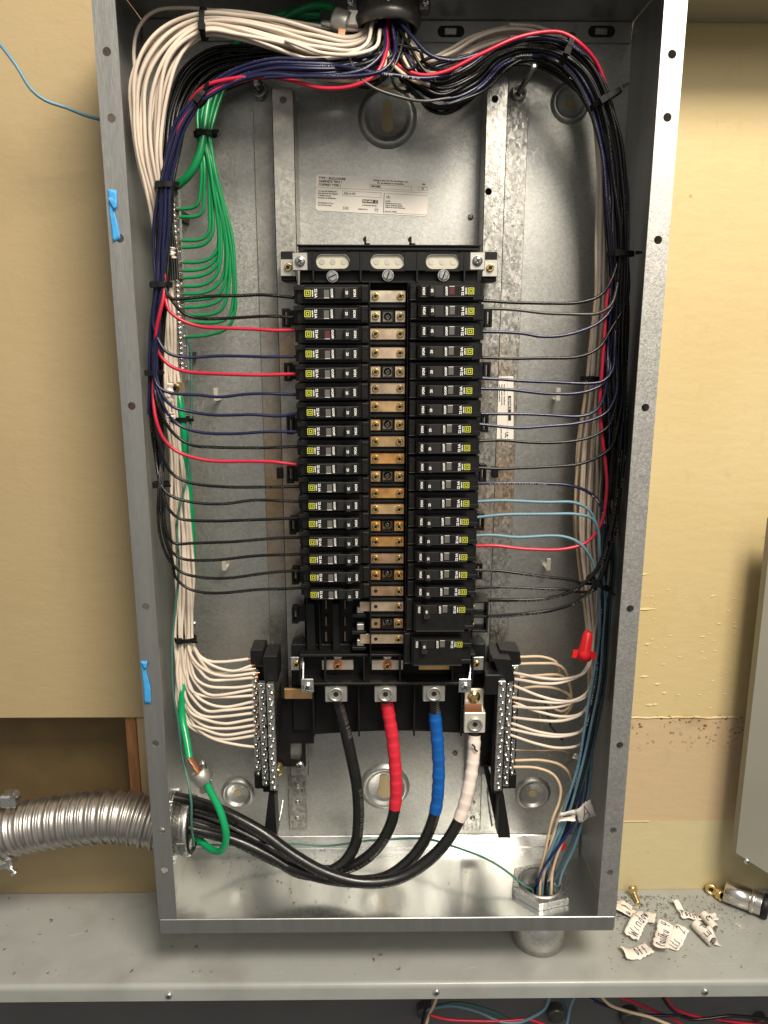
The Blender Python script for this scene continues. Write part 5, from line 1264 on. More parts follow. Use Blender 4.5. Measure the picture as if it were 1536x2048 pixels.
NUTW = [([(1030, 1521, -.06), (1087, 1521, -.062), (1123, 1531, -.064), (1141, 1550, -.066), (1147, 1580, -.07), (1143, 1620, -.074), (1130, 1670, -.08), (1108, 1730, -.084)], WT, 'tan wire from the lower right terminal curving down, upper of two'),
 ([(1027, 1534, -.064), (1076, 1536, -.066), (1107, 1548, -.07), (1121, 1572, -.074), (1119, 1600, -.078), (1104, 1640, -.084), (1090, 1695, -.088), (1080, 1745, -.088)], WT, 'tan wire from the lower right terminal curving down, lower of two'),
 ([(1180, 1400, -.05), (1178, 1480, -.06), (1150, 1560, -.076), (1120, 1630, -.088), (1096, 1700, -.092), (1085, 1750, -.09)], WT, 'tan wire running behind the blue wires into the floor nipple'),
 ([(1170, 1500, -.06), (1160, 1570, -.07), (1140, 1640, -.08), (1112, 1710, -.088), (1100, 1760, -.088)], WT, 'pale wire dropping straightest into the floor nipple'),
 ([(1185, 1450, -.07), (1182, 1540, -.08), (1170, 1620, -.086), (1148, 1690, -.09), (1126, 1740, -.09), (1115, 1775, -.088)], WL, 'bright blue wire entering the floor nipple at its right edge'),
 ([(1175, 1500, -.085), (1165, 1580, -.092), (1150, 1640, -.096), (1118, 1695, -.098), (1085, 1740, -.095), (1072, 1770, -.09)], mat('wire_deep_blue', (.008, .018, .10), .3), 'dark blue wire crossing in front of the others above the floor nipple'),
 ([(1180, 1520, -.07), (1172, 1600, -.08), (1155, 1660, -.086), (1130, 1715, -.09), (1105, 1765, -.09)], WD, 'slate blue wire entering the middle of the floor nipple'),
 ([(1168, 1540, -.075), (1140, 1610, -.088), (1108, 1680, -.094), (1088, 1735, -.092)], WL, 'blue wire entering the floor nipple at its left edge')]
for k, (pts, m_, lab) in enumerate(NUTW):
    q = px(pts); e = q[-1]; c2 = Vector((NUT.x+(e.x-NUT.x)*.7, NUT.y+(k-3.5)*.003, .0)); 
    wire(q+[Vector((c2.x, c2.y, .012)), Vector((c2.x, c2.y, -.03)), Vector((c2.x, c2.y, -.06))], .00158, m_, lab, 'wires going down to the floor nipple')
# thin teal ground wires
wire(px([(372, 676, -.052), (381, 695, -.05), (384, 735, -.05), (382, 800, -.055), (379, 880, -.062), (375, 950, -.07), (362, 1000, -.078), (355, 1050, -.08), (357, 1130, -.08), (351, 1220, -.078), (345, 1300, -.078), (347, 1380, -.078), (357, 1440, -.078), (366, 1510, -.085), (375, 1550, -.10), (383, 1600, -.115), (384, 1650, -.118), (388, 1692, -.11)]),
     .0013, WTE, 'thin teal green wire snaking down the left side in front of the white bundle', 'thin teal wires')
wire([P(392, 1690, -.05), P(480, 1692, -.03), P(600, 1686, -.02), P(650, 1690, -.02), P(750, 1681, -.02), P(850, 1678, -.03), P(905, 1690, -.045), P(960, 1712, -.06), P(1010, 1742, -.075), P(1050, 1772, -.09), Vector((NUT.x-.012, NUT.y-.004, .004)), Vector((NUT.x-.010, NUT.y-.004, -.04))],
     .0012, WTE, 'thin teal green wire lying along the bottom of the box to the floor nipple', 'thin teal wires')
wire([P(-30, 55, -.10), P(0, 85, -.10), P(35, 125, -.10), P(65, 175, -.098), P(90, 195, -.095), P(130, 210, -.088), P(175, 231, -.075), P(205, 240, -.065), P(235, 246, -.06)], .0016, WL, 'loose light blue wire slanting over the wall at the upper left')

# ================================================================ CABLE TIES
def tie(a, b, Y, ang, rx, ry, label, thick=.0012, wd=.0048, tail=True, hd=True):
    c = P(a, b, Y); T = Vector((math.cos(R(ang)), 0, math.sin(R(ang)))); A = Vector((-T.z, 0, T.x)); B = Vector((0, 1, 0))
    t = thing('cable_tie', label, 'cable tie', c)
    mb = MB(); n = 28; vs = []; fs = []
    for k in range(n):
        an = 2*math.pi*k/n; d_ = A*math.cos(an)*rx+B*math.sin(an)*ry; u = (A*math.cos(an)+B*math.sin(an))
        for (s_, w_) in ((0, -wd/2), (thick, -wd/2), (thick, wd/2), (0, wd/2)): vs.append(c+d_+u*s_+T*w_)
    for k in range(n):
        for j in range(4): fs.append((k*4+j, k*4+(j+1) % 4, ((k+1) % n)*4+(j+1) % 4, ((k+1) % n)*4+j))
    mb.add(vs, fs, 0, False); mb.build('band', TIE, t)
    if hd:
        h_ = c-B*ry+A*rx*.45; s = .0030; mb = MB()
        M_ = [h_+T*x*s+B*y*s*.8+A*z*s for x in (-1, 1) for y in (-1, 1) for z in (-1, 1)]
        mb.add(M_, [(0, 1, 3, 2), (4, 6, 7, 5), (0, 4, 5, 1), (2, 3, 7, 6), (0, 2, 6, 4), (1, 5, 7, 3)]); mb.build('head', TIE, t)
    if tail:
        h_ = c-B*(ry+.001)-A*rx*.9; mb = MB()
        mb.add([h_+T*.002, h_-T*.002, h_-A*.006-T*.001-B*.002, h_-A*.006+T*.001-B*.002], [(0, 1, 2, 3)]); o = mb.build('tail', TIE, t); solidify(o, .001)
    return t
tie(408, 48, -.098, 178, .0125, .0100, 'black cable tie round the white wires in the upper left corner')
tie(404, 196, -.094, 140, .0085, .0085, 'black cable tie where the left arch turns downward')
tie(411, 268, -.057, 92, .0105, .0070, 'black cable tie gathering the green wires above the ground bar')
tie(334, 372, -.085, 92, .0105, .0095, 'black cable tie round the left bundle beside the top of the ground bar')
tie(322, 570, -.084, 92, .0100, .0085, 'black cable tie round the left bundle just above the first breaker wire')
tie(308, 745, -.083, 92, .0085, .0075, 'black cable tie round the left bundle beside the bottom of the ground bar')
tie(362, 838, -.052, 90, .0120, .0080, 'black cable tie holding the white wires to the green cable', hd=False)
tie(322, 968, -.080, 90, .0080, .0070, 'black cable tie lowest on the dark left bundle')
tie(371, 1277, -.060, 90, .0115, .0080, 'black cable tie round the white wires above the left terminal bars')
tie(1134, 98, -.090, 160, .0130, .0110, 'black cable tie at the crest of the right arch')
tie(1212, 198, -.084, 120, .0150, .0110, 'black cable tie where the right arch turns downward')
tie(1240, 508, -.078, 90, .0130, .0110, 'black cable tie round the right bundle above its first breaker wire')
tie(1190, 757, -.052, 90, .0150, .0080, 'black cable tie round the pale wires of the right bundle')
tie(1196, 1166, -.082, 60, .0130, .0110, 'black cable tie where the thick black wires join the right bundle')
# white cloth-like tape scraps in the left bundle
for k, (a, b, w, h_) in enumerate(((345, 505, 8, 22), (340, 785, 12, 42), (341, 832, 14, 14))):
    mb = MB(); c = P(a, b, -.09); n = 8; vs = []
    for i in range(n+1):
        for j in range(2):
            vs.append(c+Vector(((j-.5)*w/2200+.0012*math.sin(i*1.9), -.002*math.cos(i*1.3)+.003*j, -(i/n-.5)*h_/2200)))
    mb.add(vs, [(i*2, i*2+1, i*2+3, i*2+2) for i in range(n)], 0, True); o = mb.build('tape_scrap', TAPEW); solidify(o, .0004)
    tag(o, 'crumpled white tape marker on the left bundle, %s of three' % ('topmost', 'longest', 'lowest')[k], 'wire marker', 'white tape markers in the left bundle')
# ================================================================ TOP CONNECTOR
ct = P(776, 52, -.074)
t = thing('top_connector', 'dark die cast conduit connector bringing all wires in through the top of the box', 'conduit fitting', (ct.x, ct.y, ct.z))
zt_ = ct.z
mb = MB(); r = .0298
mb.ring([(0, r), (.004, r*1.06), (.008, r*1.06), (.010, r), (.045, r), (.045, r*.88), (0, r*.90), (-.002, r*.95)], (ct.x, ct.y, zt_-.002), (0, 0, 1), 44); mb.build('collar', BUSH, t)
mb = MB(); mb.ring([(-.001, r*.96), (.003, r*.99), (.004, r*.86), (-.001, r*.86)], (ct.x, ct.y, zt_-.002), (0, 0, 1), 44); mb.build('liner', BLK, t)
for sg in (-1, 1):
    mb = MB(); x = ct.x+sg*(r+.004); mb.box(x-.006, x+.006, ct.y-.006, ct.y+.006, zt_+.010, zt_+.032, bev=.002); mb.build('ear', BUSH, t)
    inst('screw', S_SMALL, (x+sg*.001, ct.y-.0062, zt_+.018), t)
mb = MB(); mb.box(ct.x-.0008, ct.x+.0008, ct.y-r-.0008, ct.y-r+.002, zt_+.010, zt_+.04); mb.build('seam', STEEL, t)
t = thing('bonding_lug', 'grey lug with bare copper wire beside the top connector', 'grounding lug', P(690, 45, -.075))
c = P(682, 45, -.078); mb = MB(); mb.ring([(-.008, .0105), (-.006, .0115), (.006, .0115), (.008, .0105), (.008, .0065), (-.008, .0065)], c, (.9, -.1, -.35), 26)
mb.box(c.x+.004, c.x+.018, c.y-.004, c.y+.006, c.z-.005, c.z+.011, bev=.002); mb.build('body', ALU, t)
mb = MB(); q = P(652, 50, -.082); mb.lathe([(0, .0035), (.010, .0035), (.011, .002)], q+Vector((.006, 0, 0)), (-1, 0, .1), 12); mb.build('screw', STEEL, t)
mb = MB()
for k in range(6): a = P(678+k*2.4, 58, -.086); b = P(677+k*2.2, 76, -.086); mb.tube([a, (a+b)/2, b], .0010, 6)
mb.build('copper_strands', COPPER, t)
wire(px([(670, 18, -.07), (640, 12, -.06), (600, 20, -.055), (560, 45, -.05), (545, 70, -.045)]), .0038, WGR, 'dark green cable arching behind at the very top beside the bonding lug')

# ================================================================ FLOOR NIPPLE
t = thing('floor_nipple', 'short galvanised pipe nipple with a hexagonal locknut through the floor of the box', 'pipe nipple', (NUT.x, NUT.y, ZS))
mb = MB(); n6 = []; mb2 = None
seg = 48; ro, ri = .0385, .0268
def hexr(an, R0): a = (an+math.pi/6) % (math.pi/3)-math.pi/6; return R0*math.cos(math.pi/6)/math.cos(a)
vs = []
for zz, kk in ((.0012, 0), (.0085, 0), (.0098, -.0012)):
    for k in range(seg): an = 2*math.pi*k/seg; q = hexr(an+.25, ro+kk); vs.append((NUT.x+q*math.cos(an), NUT.y+q*math.sin(an), zz))
for zz, q in ((.0098, ri+.001), (.0085, ri), (.0012, ri)):
    for k in range(seg): an = 2*math.pi*k/seg; vs.append((NUT.x+q*math.cos(an), NUT.y+q*math.sin(an), zz))
fs = [(i*seg+k, i*seg+(k+1) % seg, ((i+1) % 6)*seg+(k+1) % seg, ((i+1) % 6)*seg+k) for i in range(6) for k in range(seg)]
mb.add(vs, fs); mb.build('locknut', STEEL, t)
mb = MB(); mb.ring([(ZS+.001, .0262), (.0105, .0262), (.0105, .0235), (ZS+.001, .0235)], (NUT.x, NUT.y, 0), (0, 0, 1), 44); mb.build('pipe', GALVS, t)
mb = MB(); mb.ring([(ZS+.0012, .0310), (ZS+.012, .0310), (-.0145, .0300), (-.0145, .0265), (ZS+.0012, .0265)], (NUT.x, NUT.y, 0), (0, 0, 1), 44); mb.build('coupling', SPF, t)
mb = MB(); mb.lathe([(0, .0238), (.0005, .0238)], (NUT.x, NUT.y, ZS+.0025), (0, 0, 1), 24); mb.build('pipe_bottom', PIT, t)

# ================================================================ WIRE NUTS, MARKERS
def wirenut(a, b, Y, ax, s, label):
    c = P(a, b, Y); t = thing('wire_nut', label, 'wire nut', c)
    mb = MB(); mb.lathe([(-.014*s, .0034*s), (-.0132*s, .0045*s), (.004*s, .0056*s), (.009*s, .0072*s), (.0165*s, .0078*s), (.0165*s, .0060*s)], c, ax, 20)
    mb.build('shell', REDP, t); A = Vector(ax).normalized(); S = A.cross(Vector((0, 1, 0))).normalized()
    for sg in (-1, 1):
        m2 = MB(); o = c+A*.012*s+S*sg*.0090*s; B = Vector((0, 1, 0))
        m2.add([o+A*x*.0042*s+S*y*.0034*s+B*z*.0012*s for x in (-1, 1) for y in (-1, 1) for z in (-1, 1)], [(0, 1, 3, 2), (4, 6, 7, 5), (0, 4, 5, 1), (2, 3, 7, 6), (0, 2, 6, 4), (1, 5, 7, 3)])
        m2.build('wing', REDP, t)
    m2 = MB()
    for k in range(9):
        an = 2*math.pi*k/9; u = S*math.cos(an)+Vector((0, 1, 0))*math.sin(an)
        m2.tube([c+u*.0048*s-A*.010*s, c+u*.0057*s+A*.001*s, c+u*.0062*s+A*.006*s], .0005*s, 4)
    m2.build('grip_rib', REDP, t)
wirenut(1172, 1288, -.098, (-.12, 0, -1), 1.05, 'red winged wire connector hanging at the right side above the white wires')
wirenut(1106, 1706, -.080, (.25, 0, 1), .95, 'red wire connector half hidden between the wires above the floor nipple')
def scrap(name, a, b, Y, w, h, ang, label, curl=.004, cat='wire marker', grp=None, flat_z=None, seed=0, strokes=None, roll=None, mats=None, jag=.08):
    """crumpled strip of marker tape; lies on a plane facing -y, or flat on the shelf when flat_z is given; strokes are pen lines in strip units"""
    n, mrow = 22, 6
    if flat_z is None: o = P(a, b, Y); U = Vector((math.cos(R(ang)), 0, math.sin(R(ang)))); V = Vector((-U.z, 0, U.x)); N = Vector((0, -1, 0))
    else:
        o = PZ(a, b, flat_z); U = Vector((math.cos(R(ang)), math.sin(R(ang)), 0)); V = Vector((-U.y, U.x, 0)); N = Vector((0, 0, 1))
    def S(u, v):
        x = (u-.5)*w; y = (v-.5)*h
        hgt = curl*(.5+.5*math.sin(u*5.2+seed*1.7))+.0015*math.sin(v*4+seed+u*3)+.0010*noise.noise(Vector((u*6, v*5, seed)))
        if roll:   # rolled up lengthwise round an axis parallel to U
            rr = h/(2*math.pi*roll); an = v*2*math.pi*roll*1.0
            return o+U*x+V*(math.sin(an)*rr)+N*(rr-math.cos(an)*rr+.001+.0004*v)
        return o+U*x+V*y+N*(.0012+hgt)
    rnd = random.Random(seed+5); vs = []; fs = []
    for i in range(n+1):
        j0 = rnd.uniform(0, jag); j1 = 1-rnd.uniform(0, jag)
        for j in range(mrow+1):
            v = j0+(j1-j0)*j/mrow; u = i/n
            if i == 0: u += rnd.uniform(0, .05)
            if i == n: u -= rnd.uniform(0, .05)
            vs.append(S(u, v))
    k = mrow+1
    fs = [(i*k+j, i*k+j+1, (i+1)*k+j+1, (i+1)*k+j) for i in range(n) for j in range(mrow)]
    mb = MB(); mb.add(vs, fs, 0, True)
    t = thing(name, label, cat, o, grp); p = mb.build('strip', TAG, t, fixn=False); solidify(p, .0006, 0)
    if strokes:
        m2 = MB()
        for st in strokes:
            pts = []
            for i in range(len(st)-1):
                for q in range(5): f = q/5; pts.append((st[i][0]*(1-f)+st[i+1][0]*f, st[i][1]*(1-f)+st[i+1][1]*f))
            pts.append(st[-1]); W3 = []
            for (u, v) in pts:
                c0 = S(u, v); e = 1e-3; nn = (S(u+e, v)-c0).cross(S(u, v+e)-c0).normalized()
                if nn.dot(N) < 0 and not roll: nn = -nn
                if roll: nn = -((o+N*h/(2*math.pi*roll)+U*((u-.5)*w))-c0).normalized() if True else nn
                W3.append(c0+nn*.0006)
            m2.tube(W3, .00042, 5)
        m2.build('handwriting', PENINK, t, fixn=False)
    return t
G = {'W': [[(0, 1), (.25, 0), (.5, .8), (.75, 0), (1, 1.05)]], 'i': [[(.5, .6), (.5, 0)], [(.5, .85), (.52, .9)]], 'n': [[(.1, .6), (.1, 0)], [(.1, .4), (.4, .62), (.75, .5), (.8, 0)]],
     'd': [[(.75, .5), (.4, .6), (.1, .3), (.35, 0), (.75, .2)], [(.8, 1.05), (.75, 0)]], 'o': [[(.5, .6), (.1, .35), (.4, 0), (.85, .3), (.5, .6)]], 'w': [[(0, .6), (.25, 0), (.5, .5), (.75, 0), (1, .6)]],
     'P': [[(.15, 0), (.2, 1)], [(.1, .95), (.7, .95), (.75, .6), (.2, .45)]], 'a': [[(.75, .5), (.4, .62), (.1, .3), (.35, 0), (.75, .25)], [(.75, .6), (.8, 0)]], 's': [[(.75, .6), (.3, .55), (.35, .33), (.7, .25), (.6, 0), (.15, .03)]],
     'T': [[(0, .95), (1, 1)], [(.5, .97), (.45, 0)]], 'h': [[(.15, 1), (.15, 0)], [(.15, .4), (.5, .6), (.75, .45), (.75, 0)]], 'r': [[(.2, .6), (.2, 0)], [(.2, .35), (.5, .6), (.75, .55)]], 'u': [[(.15, .6), (.2, .1), (.5, 0), (.75, .15)], [(.8, .6), (.8, 0)]],
     '4': [[(.2, 1), (.1, .45), (.9, .5)], [(.7, 1), (.65, 0)]], '3': [[(.1, .9), (.6, 1), (.7, .75), (.35, .55), (.8, .35), (.55, 0), (.1, .1)]], '2': [[(.1, .8), (.5, 1), (.8, .75), (.2, .1), (.1, 0), (.9, .05)]],
     'L': [[(.2, 1), (.15, 0), (.8, .03)]], 't': [[(.5, .95), (.45, .05), (.7, 0)], [(.2, .65), (.8, .68)]], 'E': [[(.8, 1), (.15, .95), (.1, 0), (.85, 0)], [(.12, .5), (.7, .52)]], '.': [[(.4, 0), (.45, .05)]],
     'f': [[(.8, .95), (.5, 1), (.45, 0)], [(.2, .55), (.75, .58)]], 'A': [[(0, 0), (.45, 1), (.9, 0)], [(.2, .4), (.7, .42)]], 'R': [[(.15, 0), (.2, 1), (.7, .9), (.65, .6), (.2, .5), (.85, 0)]], 'O': [[(.5, 1), (.1, .5), (.5, 0), (.9, .5), (.5, 1)]], ' ': []}
def hand(s, u0, u1, v0, v1, seed=0):
    r_ = random.Random(seed); out = []; n = len(s); cw = (u1-u0)/n
    for i, ch_ in enumerate(s):
        dv = r_.uniform(-.04, .04)
        for st in G.get(ch_, []): out.append([(u0+cw*(i+.08+x*.82)+(y*.1*cw), v0+dv+(v1-v0)*y) for x, y in st])
    return out
scrap('wire_marker', 1133, 1628, -.105, .016, .020, 95, 'crumpled white marker folded round the wires above the floor nipple', curl=.005, seed=2, strokes=hand('O', .2, .6, .2, .7))
scrap('wire_marker', 1168, 1620, -.09, .022, .022, 20, 'white marker with a black handwritten letter near the lower right wires', curl=.006, seed=4, strokes=hand('A', .25, .8, .15, .85))
scrap('wire_marker', 1160, 1512, -.075, .008, .018, 80, 'small blank white marker on the blue wires beside the lower terminal bars', curl=.003, seed=6)

# ================================================================ LOOSE THINGS ON THE LEDGE
Z0 = ZS+.0002
px_ang = 0
scrap('paper_tag', 1270, 1832, 0, 0.0500, 0.0176, -24, 'torn white tag lying under the Window tag, letters half covered', curl=.006, flat_z=Z0, seed=1, strokes=hand('art', .25, .75, .2, .85, 3), grp='torn wire tags on the ledge')
scrap('paper_tag', 1276, 1852, 0, 0.0500, 0.0196, 52, 'white torn tag with Window written on it in black pen', curl=.006, flat_z=Z0+.005, seed=3, strokes=hand('Window', .07, .92, .2, .8, 1), grp='torn wire tags on the ledge')
scrap('paper_tag', 1272, 1908, 0, 0.0361, 0.0207, 12, 'torn white tag lowest of the left pile, a few letters showing', curl=.006, flat_z=Z0, seed=5, strokes=hand('Off', .45, .85, .2, .8, 2), grp='torn wire tags on the ledge')
scrap('paper_tag', 1352, 1880, 0, 0.0425, 0.0186, 50, 'white torn tag reading Lts. 2 tucked under the Pass Thru 4 tag', curl=.004, flat_z=Z0, seed=9, strokes=hand('Lts. 2', .1, .9, .2, .8, 4), grp='torn wire tags on the ledge')
scrap('paper_tag', 1326, 1876, 0, 0.0509, 0.0196, 62, 'white torn tag with Pass Thru 4 written on it in black pen', curl=.006, flat_z=Z0+.005, seed=8, strokes=hand('PassThru 4', .06, .95, .25, .8, 5), grp='torn wire tags on the ledge')
scrap('paper_tag', 1396, 1836, 0, 0.0489, 0.0155, -4, 'white torn tag reading Pass Thru at the back of the right pile', curl=.004, flat_z=Z0, seed=12, strokes=hand('PassThru', .05, .75, .2, .85, 6), grp='torn wire tags on the ledge')
scrap('paper_tag', 1359, 1822, 0, 0.0234, 0.0083, 110, 'small curled end of tag standing at the left of the Pass Thru tag', curl=.008, flat_z=Z0, seed=13, grp='torn wire tags on the ledge')
scrap('paper_tag', 1418, 1852, 0, 0.0255, 0.0311, 100, 'white rolled tag showing a 3, uppermost of the two rolls', flat_z=Z0, seed=15, roll=.95, strokes=hand('3', .3, .75, .42, .62, 7), grp='torn wire tags on the ledge')
scrap('paper_tag', 1407, 1876, 0, 0.0319, 0.0373, 108, 'white rolled tag marked E4 lying lowest at the right', flat_z=Z0, seed=16, roll=.95, strokes=hand('E4', .1, .8, .42, .62, 8), grp='torn wire tags on the ledge')
scrap('paper_tag', 1424, 1878, 0, 0.0276, 0.0083, 100, 'narrow blank strip of tag beside the two rolls', curl=.006, flat_z=Z0, seed=17, grp='torn wire tags on the ledge')
scrap('paper_tag', 1248, 1815, 0, 0.0212, 0.0113, -25, 'small blank scrap of tag nearest the corner of the box', curl=.006, flat_z=Z0, seed=18, grp='torn wire tags on the ledge')
# brass screw
b0 = PZ(1268, 1796, ZS); t = thing('brass_screw', 'short brass screw leaning on the ledge against the yellow wall', 'screw', b0)
ax = Vector((.18, -.9, -.55)).normalized(); hc = b0+Vector((-.002, .006, .012))
mb = MB(); mb.lathe([(0, .0062), (.0032, .0068), (.0044, .0064), (.0044, .0050), (.0070, .0050), (.0072, .0034)], hc, ax, 22); mb.build('head', BRASS, t)
mb = MB(); pr = []
for k in range(9): pr += [(.0072+k*.0016, .0038), (.0080+k*.0016, .0029)]
mb.lathe(pr+[(.0225, .0012)], hc, ax, 16); mb.build('thread', BRASS, t)
for k, (a, b, ax, lab) in enumerate(((1422, 1778, (-.35, -.9, .35), 'brass knurled nut nearest the wall, left of a touching pair'), (1441, 1790, (.25, -.95, .3), 'brass knurled nut nearest the pipe end, right of a touching pair'))):
    q = PZ(a, b, ZS+.0065); t = thing('brass_nut', lab, 'nut', q-Vector((0, 0, .0065)), 'brass nuts on the ledge')
    mb = MB(); mb.ring([(0, .0068), (.0015, .0074), (.0035, .0074), (.0045, .0066), (.0060, .0066), (.0072, .0072), (.0085, .0064), (.0085, .0030), (0, .0030)], q-Vector(ax).normalized()*.004, ax, 24); mb.build('ring', BRASS, t)
    mb = MB(); mb.lathe([(.002, .0031), (.003, .0030)], q-Vector(ax).normalized()*.004, ax, 14); mb.build('bore', PIT, t)
# bright pipe end with black cap
q = PZ(1470, 1788, ZS+.0155); e = PZ(1515, 1808, ZS+.0155); ax = Vector((.80, -.55, -.03)).normalized()
t = thing('pipe_end', 'bright plated pipe fitting with threaded collar and black cap at the ledge right end', 'pipe fitting', q-Vector((0, 0, .0155)))
mb = MB(); mb.lathe([(-.012, .0130), (-.011, .0142), (.018, .0142), (.0185, .0130)], q, ax, 36); mb.build('sleeve', NICK, t)
mb = MB(); mb.lathe([(.0185, .0128), (.0195, .0150), (.0235, .0150), (.0245, .0140)], q, ax, 36)
pr = []
for k in range(6): pr += [(.0245+k*.0014, .0144), (.0252+k*.0014, .0136)]
mb.lathe(pr, q, ax, 36); mb.build('thread_collar', NICK, t)
mb = MB(); mb.lathe([(.0330, .0150), (.0345, .0154), (.0395, .0152), (.0405, .0140), (.0405, .0)], q, ax, 36); mb.build('cap', BLK, t)

# shavings: uncountable metal crumbs
def crumbs(name, spots, zf, label):
    mb = MB(); rnd = random.Random(11)
    for (x, y, s) in spots:
        z = zf+.0003; an = rnd.uniform(0, 6.28); k = rnd.random()
        if k < .5:
            pts = []; n = 6; rr = s*rnd.uniform(.5, 1); a0 = rnd.uniform(0, 6)
            for i in range(n): a = a0+i*rnd.uniform(.5, .9); pts.append(Vector((x+math.cos(a)*rr, y+math.sin(a)*rr, z+.0004+i*.0002)))
            mb.tube(pts, s*.16, 4)
        else:
            w, l, h_ = s*rnd.uniform(.2, .5), s*rnd.uniform(.5, 1.3), s*rnd.uniform(.2, .6)
            c, s2 = math.cos(an), math.sin(an)
            mb.add([(x+c*l, y+s2*l, z), (x-c*l, y-s2*l, z), (x-s2*w, y+c*w, z), (x, y, z+h_)], [(0, 1, 3), (1, 2, 3), (2, 0, 3)])
    o = mb.build(name, SHAV, fixn=False); tag(o, label, 'metal shavings', kind='stuff'); return o
rnd = random.Random(3); sp_ = []
for k in range(620):
    u = abs(rnd.gauss(0, .42)); a = rnd.uniform(1228, 1500)
    if rnd.random() < .6: a = 1228+abs(rnd.gauss(0, 75))
    b = 1792+u*95
    if b > 1945 or a > 1530: continue
    q = PZ(a, b, ZS); sp_.append((q.x, q.y, rnd.uniform(.0005, .0018)))
for k in range(90):
    q = PZ(rnd.uniform(1215, 1530), rnd.uniform(1800, 1955), ZS); sp_.append((q.x, q.y, rnd.uniform(.0006, .0018)))
for k in range(34):
    q = PZ(rnd.uniform(10, 900), rnd.uniform(1795, 1955), ZS); sp_.append((q.x, q.y, rnd.uniform(.0008, .0020)))
for (a, b) in ((138, 1817), (263, 1943), (8, 1900), (101, 1843), (26, 1949), (95, 1948), (343, 1894), (392, 1895), (746, 1921), (797, 1938), (760, 1912)):
    q = PZ(a, b, ZS); sp_ += [(q.x, q.y, .0022), (q.x+.001, q.y+.001, .0016)]
crumbs('shavings', sp_, ZS, 'dark metal crumbs and curls strewn over the grey ledge')
sp_ = []
for k in range(330):
    a = rnd.uniform(365, 720) if rnd.random() < .75 else rnd.uniform(360, 1020); b = 1702+abs(rnd.gauss(0, 26)) if rnd.random() < .5 else rnd.uniform(1700, 1822)
    q = PZ(a, b, 0)
    if -.235 < q.x < .2 and -.14 < q.y < -.004: sp_.append((q.x, q.y, rnd.uniform(.0004, .0017)))
crumbs('box_shavings', sp_, 0.0002, 'dark metal crumbs scattered on the floor inside the box')
# stray screw spring on the trough lip etc.
SCR = mat('scratch_bare', (0.46, 0.46, 0.43), 0.5)
mb = MB(); rnd = random.Random(8)
for k in range(46):
    q = PZ(rnd.uniform(20, 1520), rnd.uniform(1800, 1950), ZS); an = rnd.uniform(-.5, .5)+(1.57 if rnd.random() < .2 else 0); l = rnd.uniform(.004, .022)
    pts = [Vector((q.x+math.cos(an)*l*(i/4-.5), q.y+math.sin(an)*l*(i/4-.5)+.0006*math.sin(i*1.3+k), ZS)) for i in range(5)]
    if any(v.y > -.004 or v.y < -.142 for v in pts): continue
    mb.tube(pts, .00022, 4, rf=lambda u: .00006+.00018*math.sin(math.pi*u))
tag(mb.build('scratches', SCR, fixn=False), 'fine pale scratches in the grey paint of the ledge', 'scratches', kind='stuff')
# ================================================================ PAINTERS TAPE
def masktape(poly, label, seed):
    Y = -D-.0012; rnd = random.Random(seed); t = thing('painters_tape', label, 'masking tape', P(*poly[-1], Y), 'blue tape on the left flange')
    def strip(cs, dy, nm):
        mb = MB(); n = len(cs); vs = []
        for i, ((a0, b0), (a1, b1)) in enumerate(cs):
            for j in range(5):
                f = j/4; vs.append(P(a0*(1-f)+a1*f, b0*(1-f)+b1*f, Y-dy-.0010*abs(math.sin(i*.45+j*.5+seed))-rnd.uniform(0, .0002)))
        mb.add(vs, [(i*5+j, i*5+j+1, i*5+j+6, i*5+j+5) for i in range(n-1) for j in range(4)], 0, True); o = mb.build(nm, MASK, t, fixn=False); solidify(o, .0003, 0)
    strip(poly_, 0, 'strip') if False else None
    return t, strip
def poly_cols(left, right, n):
    def at(L, f):
        k = f*(len(L)-1); i = min(int(k), len(L)-2); g = k-i; return (L[i][0]*(1-g)+L[i+1][0]*g, L[i][1]*(1-g)+L[i+1][1]*g)
    return [(at(left, i/n), at(right, i/n)) for i in range(n+1)]
t, strip = masktape([(231, 485)], 'torn twisted blue painters tape on the upper part of the left flange', 1)
strip(poly_cols([(216, 378), (217, 400), (219, 425), (222, 450), (226, 484)], [(233, 380), (234, 412), (229, 425), (236, 450), (241, 476)], 16), 0, 'strip')
strip(poly_cols([(216, 396), (222, 408), (227, 418)], [(222, 394), (232, 404), (233, 414)], 6), .0022, 'fold')
t, strip = masktape([(295, 1408)], 'torn blue painters tape on the lower part of the left flange', 2)
strip(poly_cols([(281, 1322), (284, 1345), (287, 1375), (289, 1408)], [(294, 1322), (293, 1345), (301, 1375), (302, 1408)], 14), 0, 'strip')
strip(poly_cols([(284, 1325), (288, 1338)], [(293, 1326), (293, 1336)], 4), .0020, 'fold')

# ================================================================ RIGHT HAND CABINET
yk = -.048
cb = thing('grey_cabinet', 'khaki grey painted metal cabinet side with a slanting lower corner at the right edge', 'cabinet', P(1490, 1720, yk))
A = [(1472, 1706), (1540, 1806)]
a = P(1472, 1706, yk); b = P(1536, 1803, yk); 
k_ = (b.z-a.z)/(b.x-a.x); xe = a.x+.35; ze = a.z+k_*.35*.9
ztc = P(1530, 1040, yk).z
tp = P(1545, 1040, yk)
pts = [(a.x, a.z), (tp.x, tp.z), (xe, tp.z), (xe, max(ZS+.02, ze)), (b.x+.06, max(ZS+.02, a.z+k_*(b.x+.06-a.x)))]
mb = MB(); mb.prism(pts, yk, yk+.002); mb.build('front_plate', CABP, cb)
mb = MB(); mb.prism([(a.x, a.z), (a.x+.0015, a.z), (tp.x+.0015, tp.z), (tp.x, tp.z)], yk+.002, yk+.012)
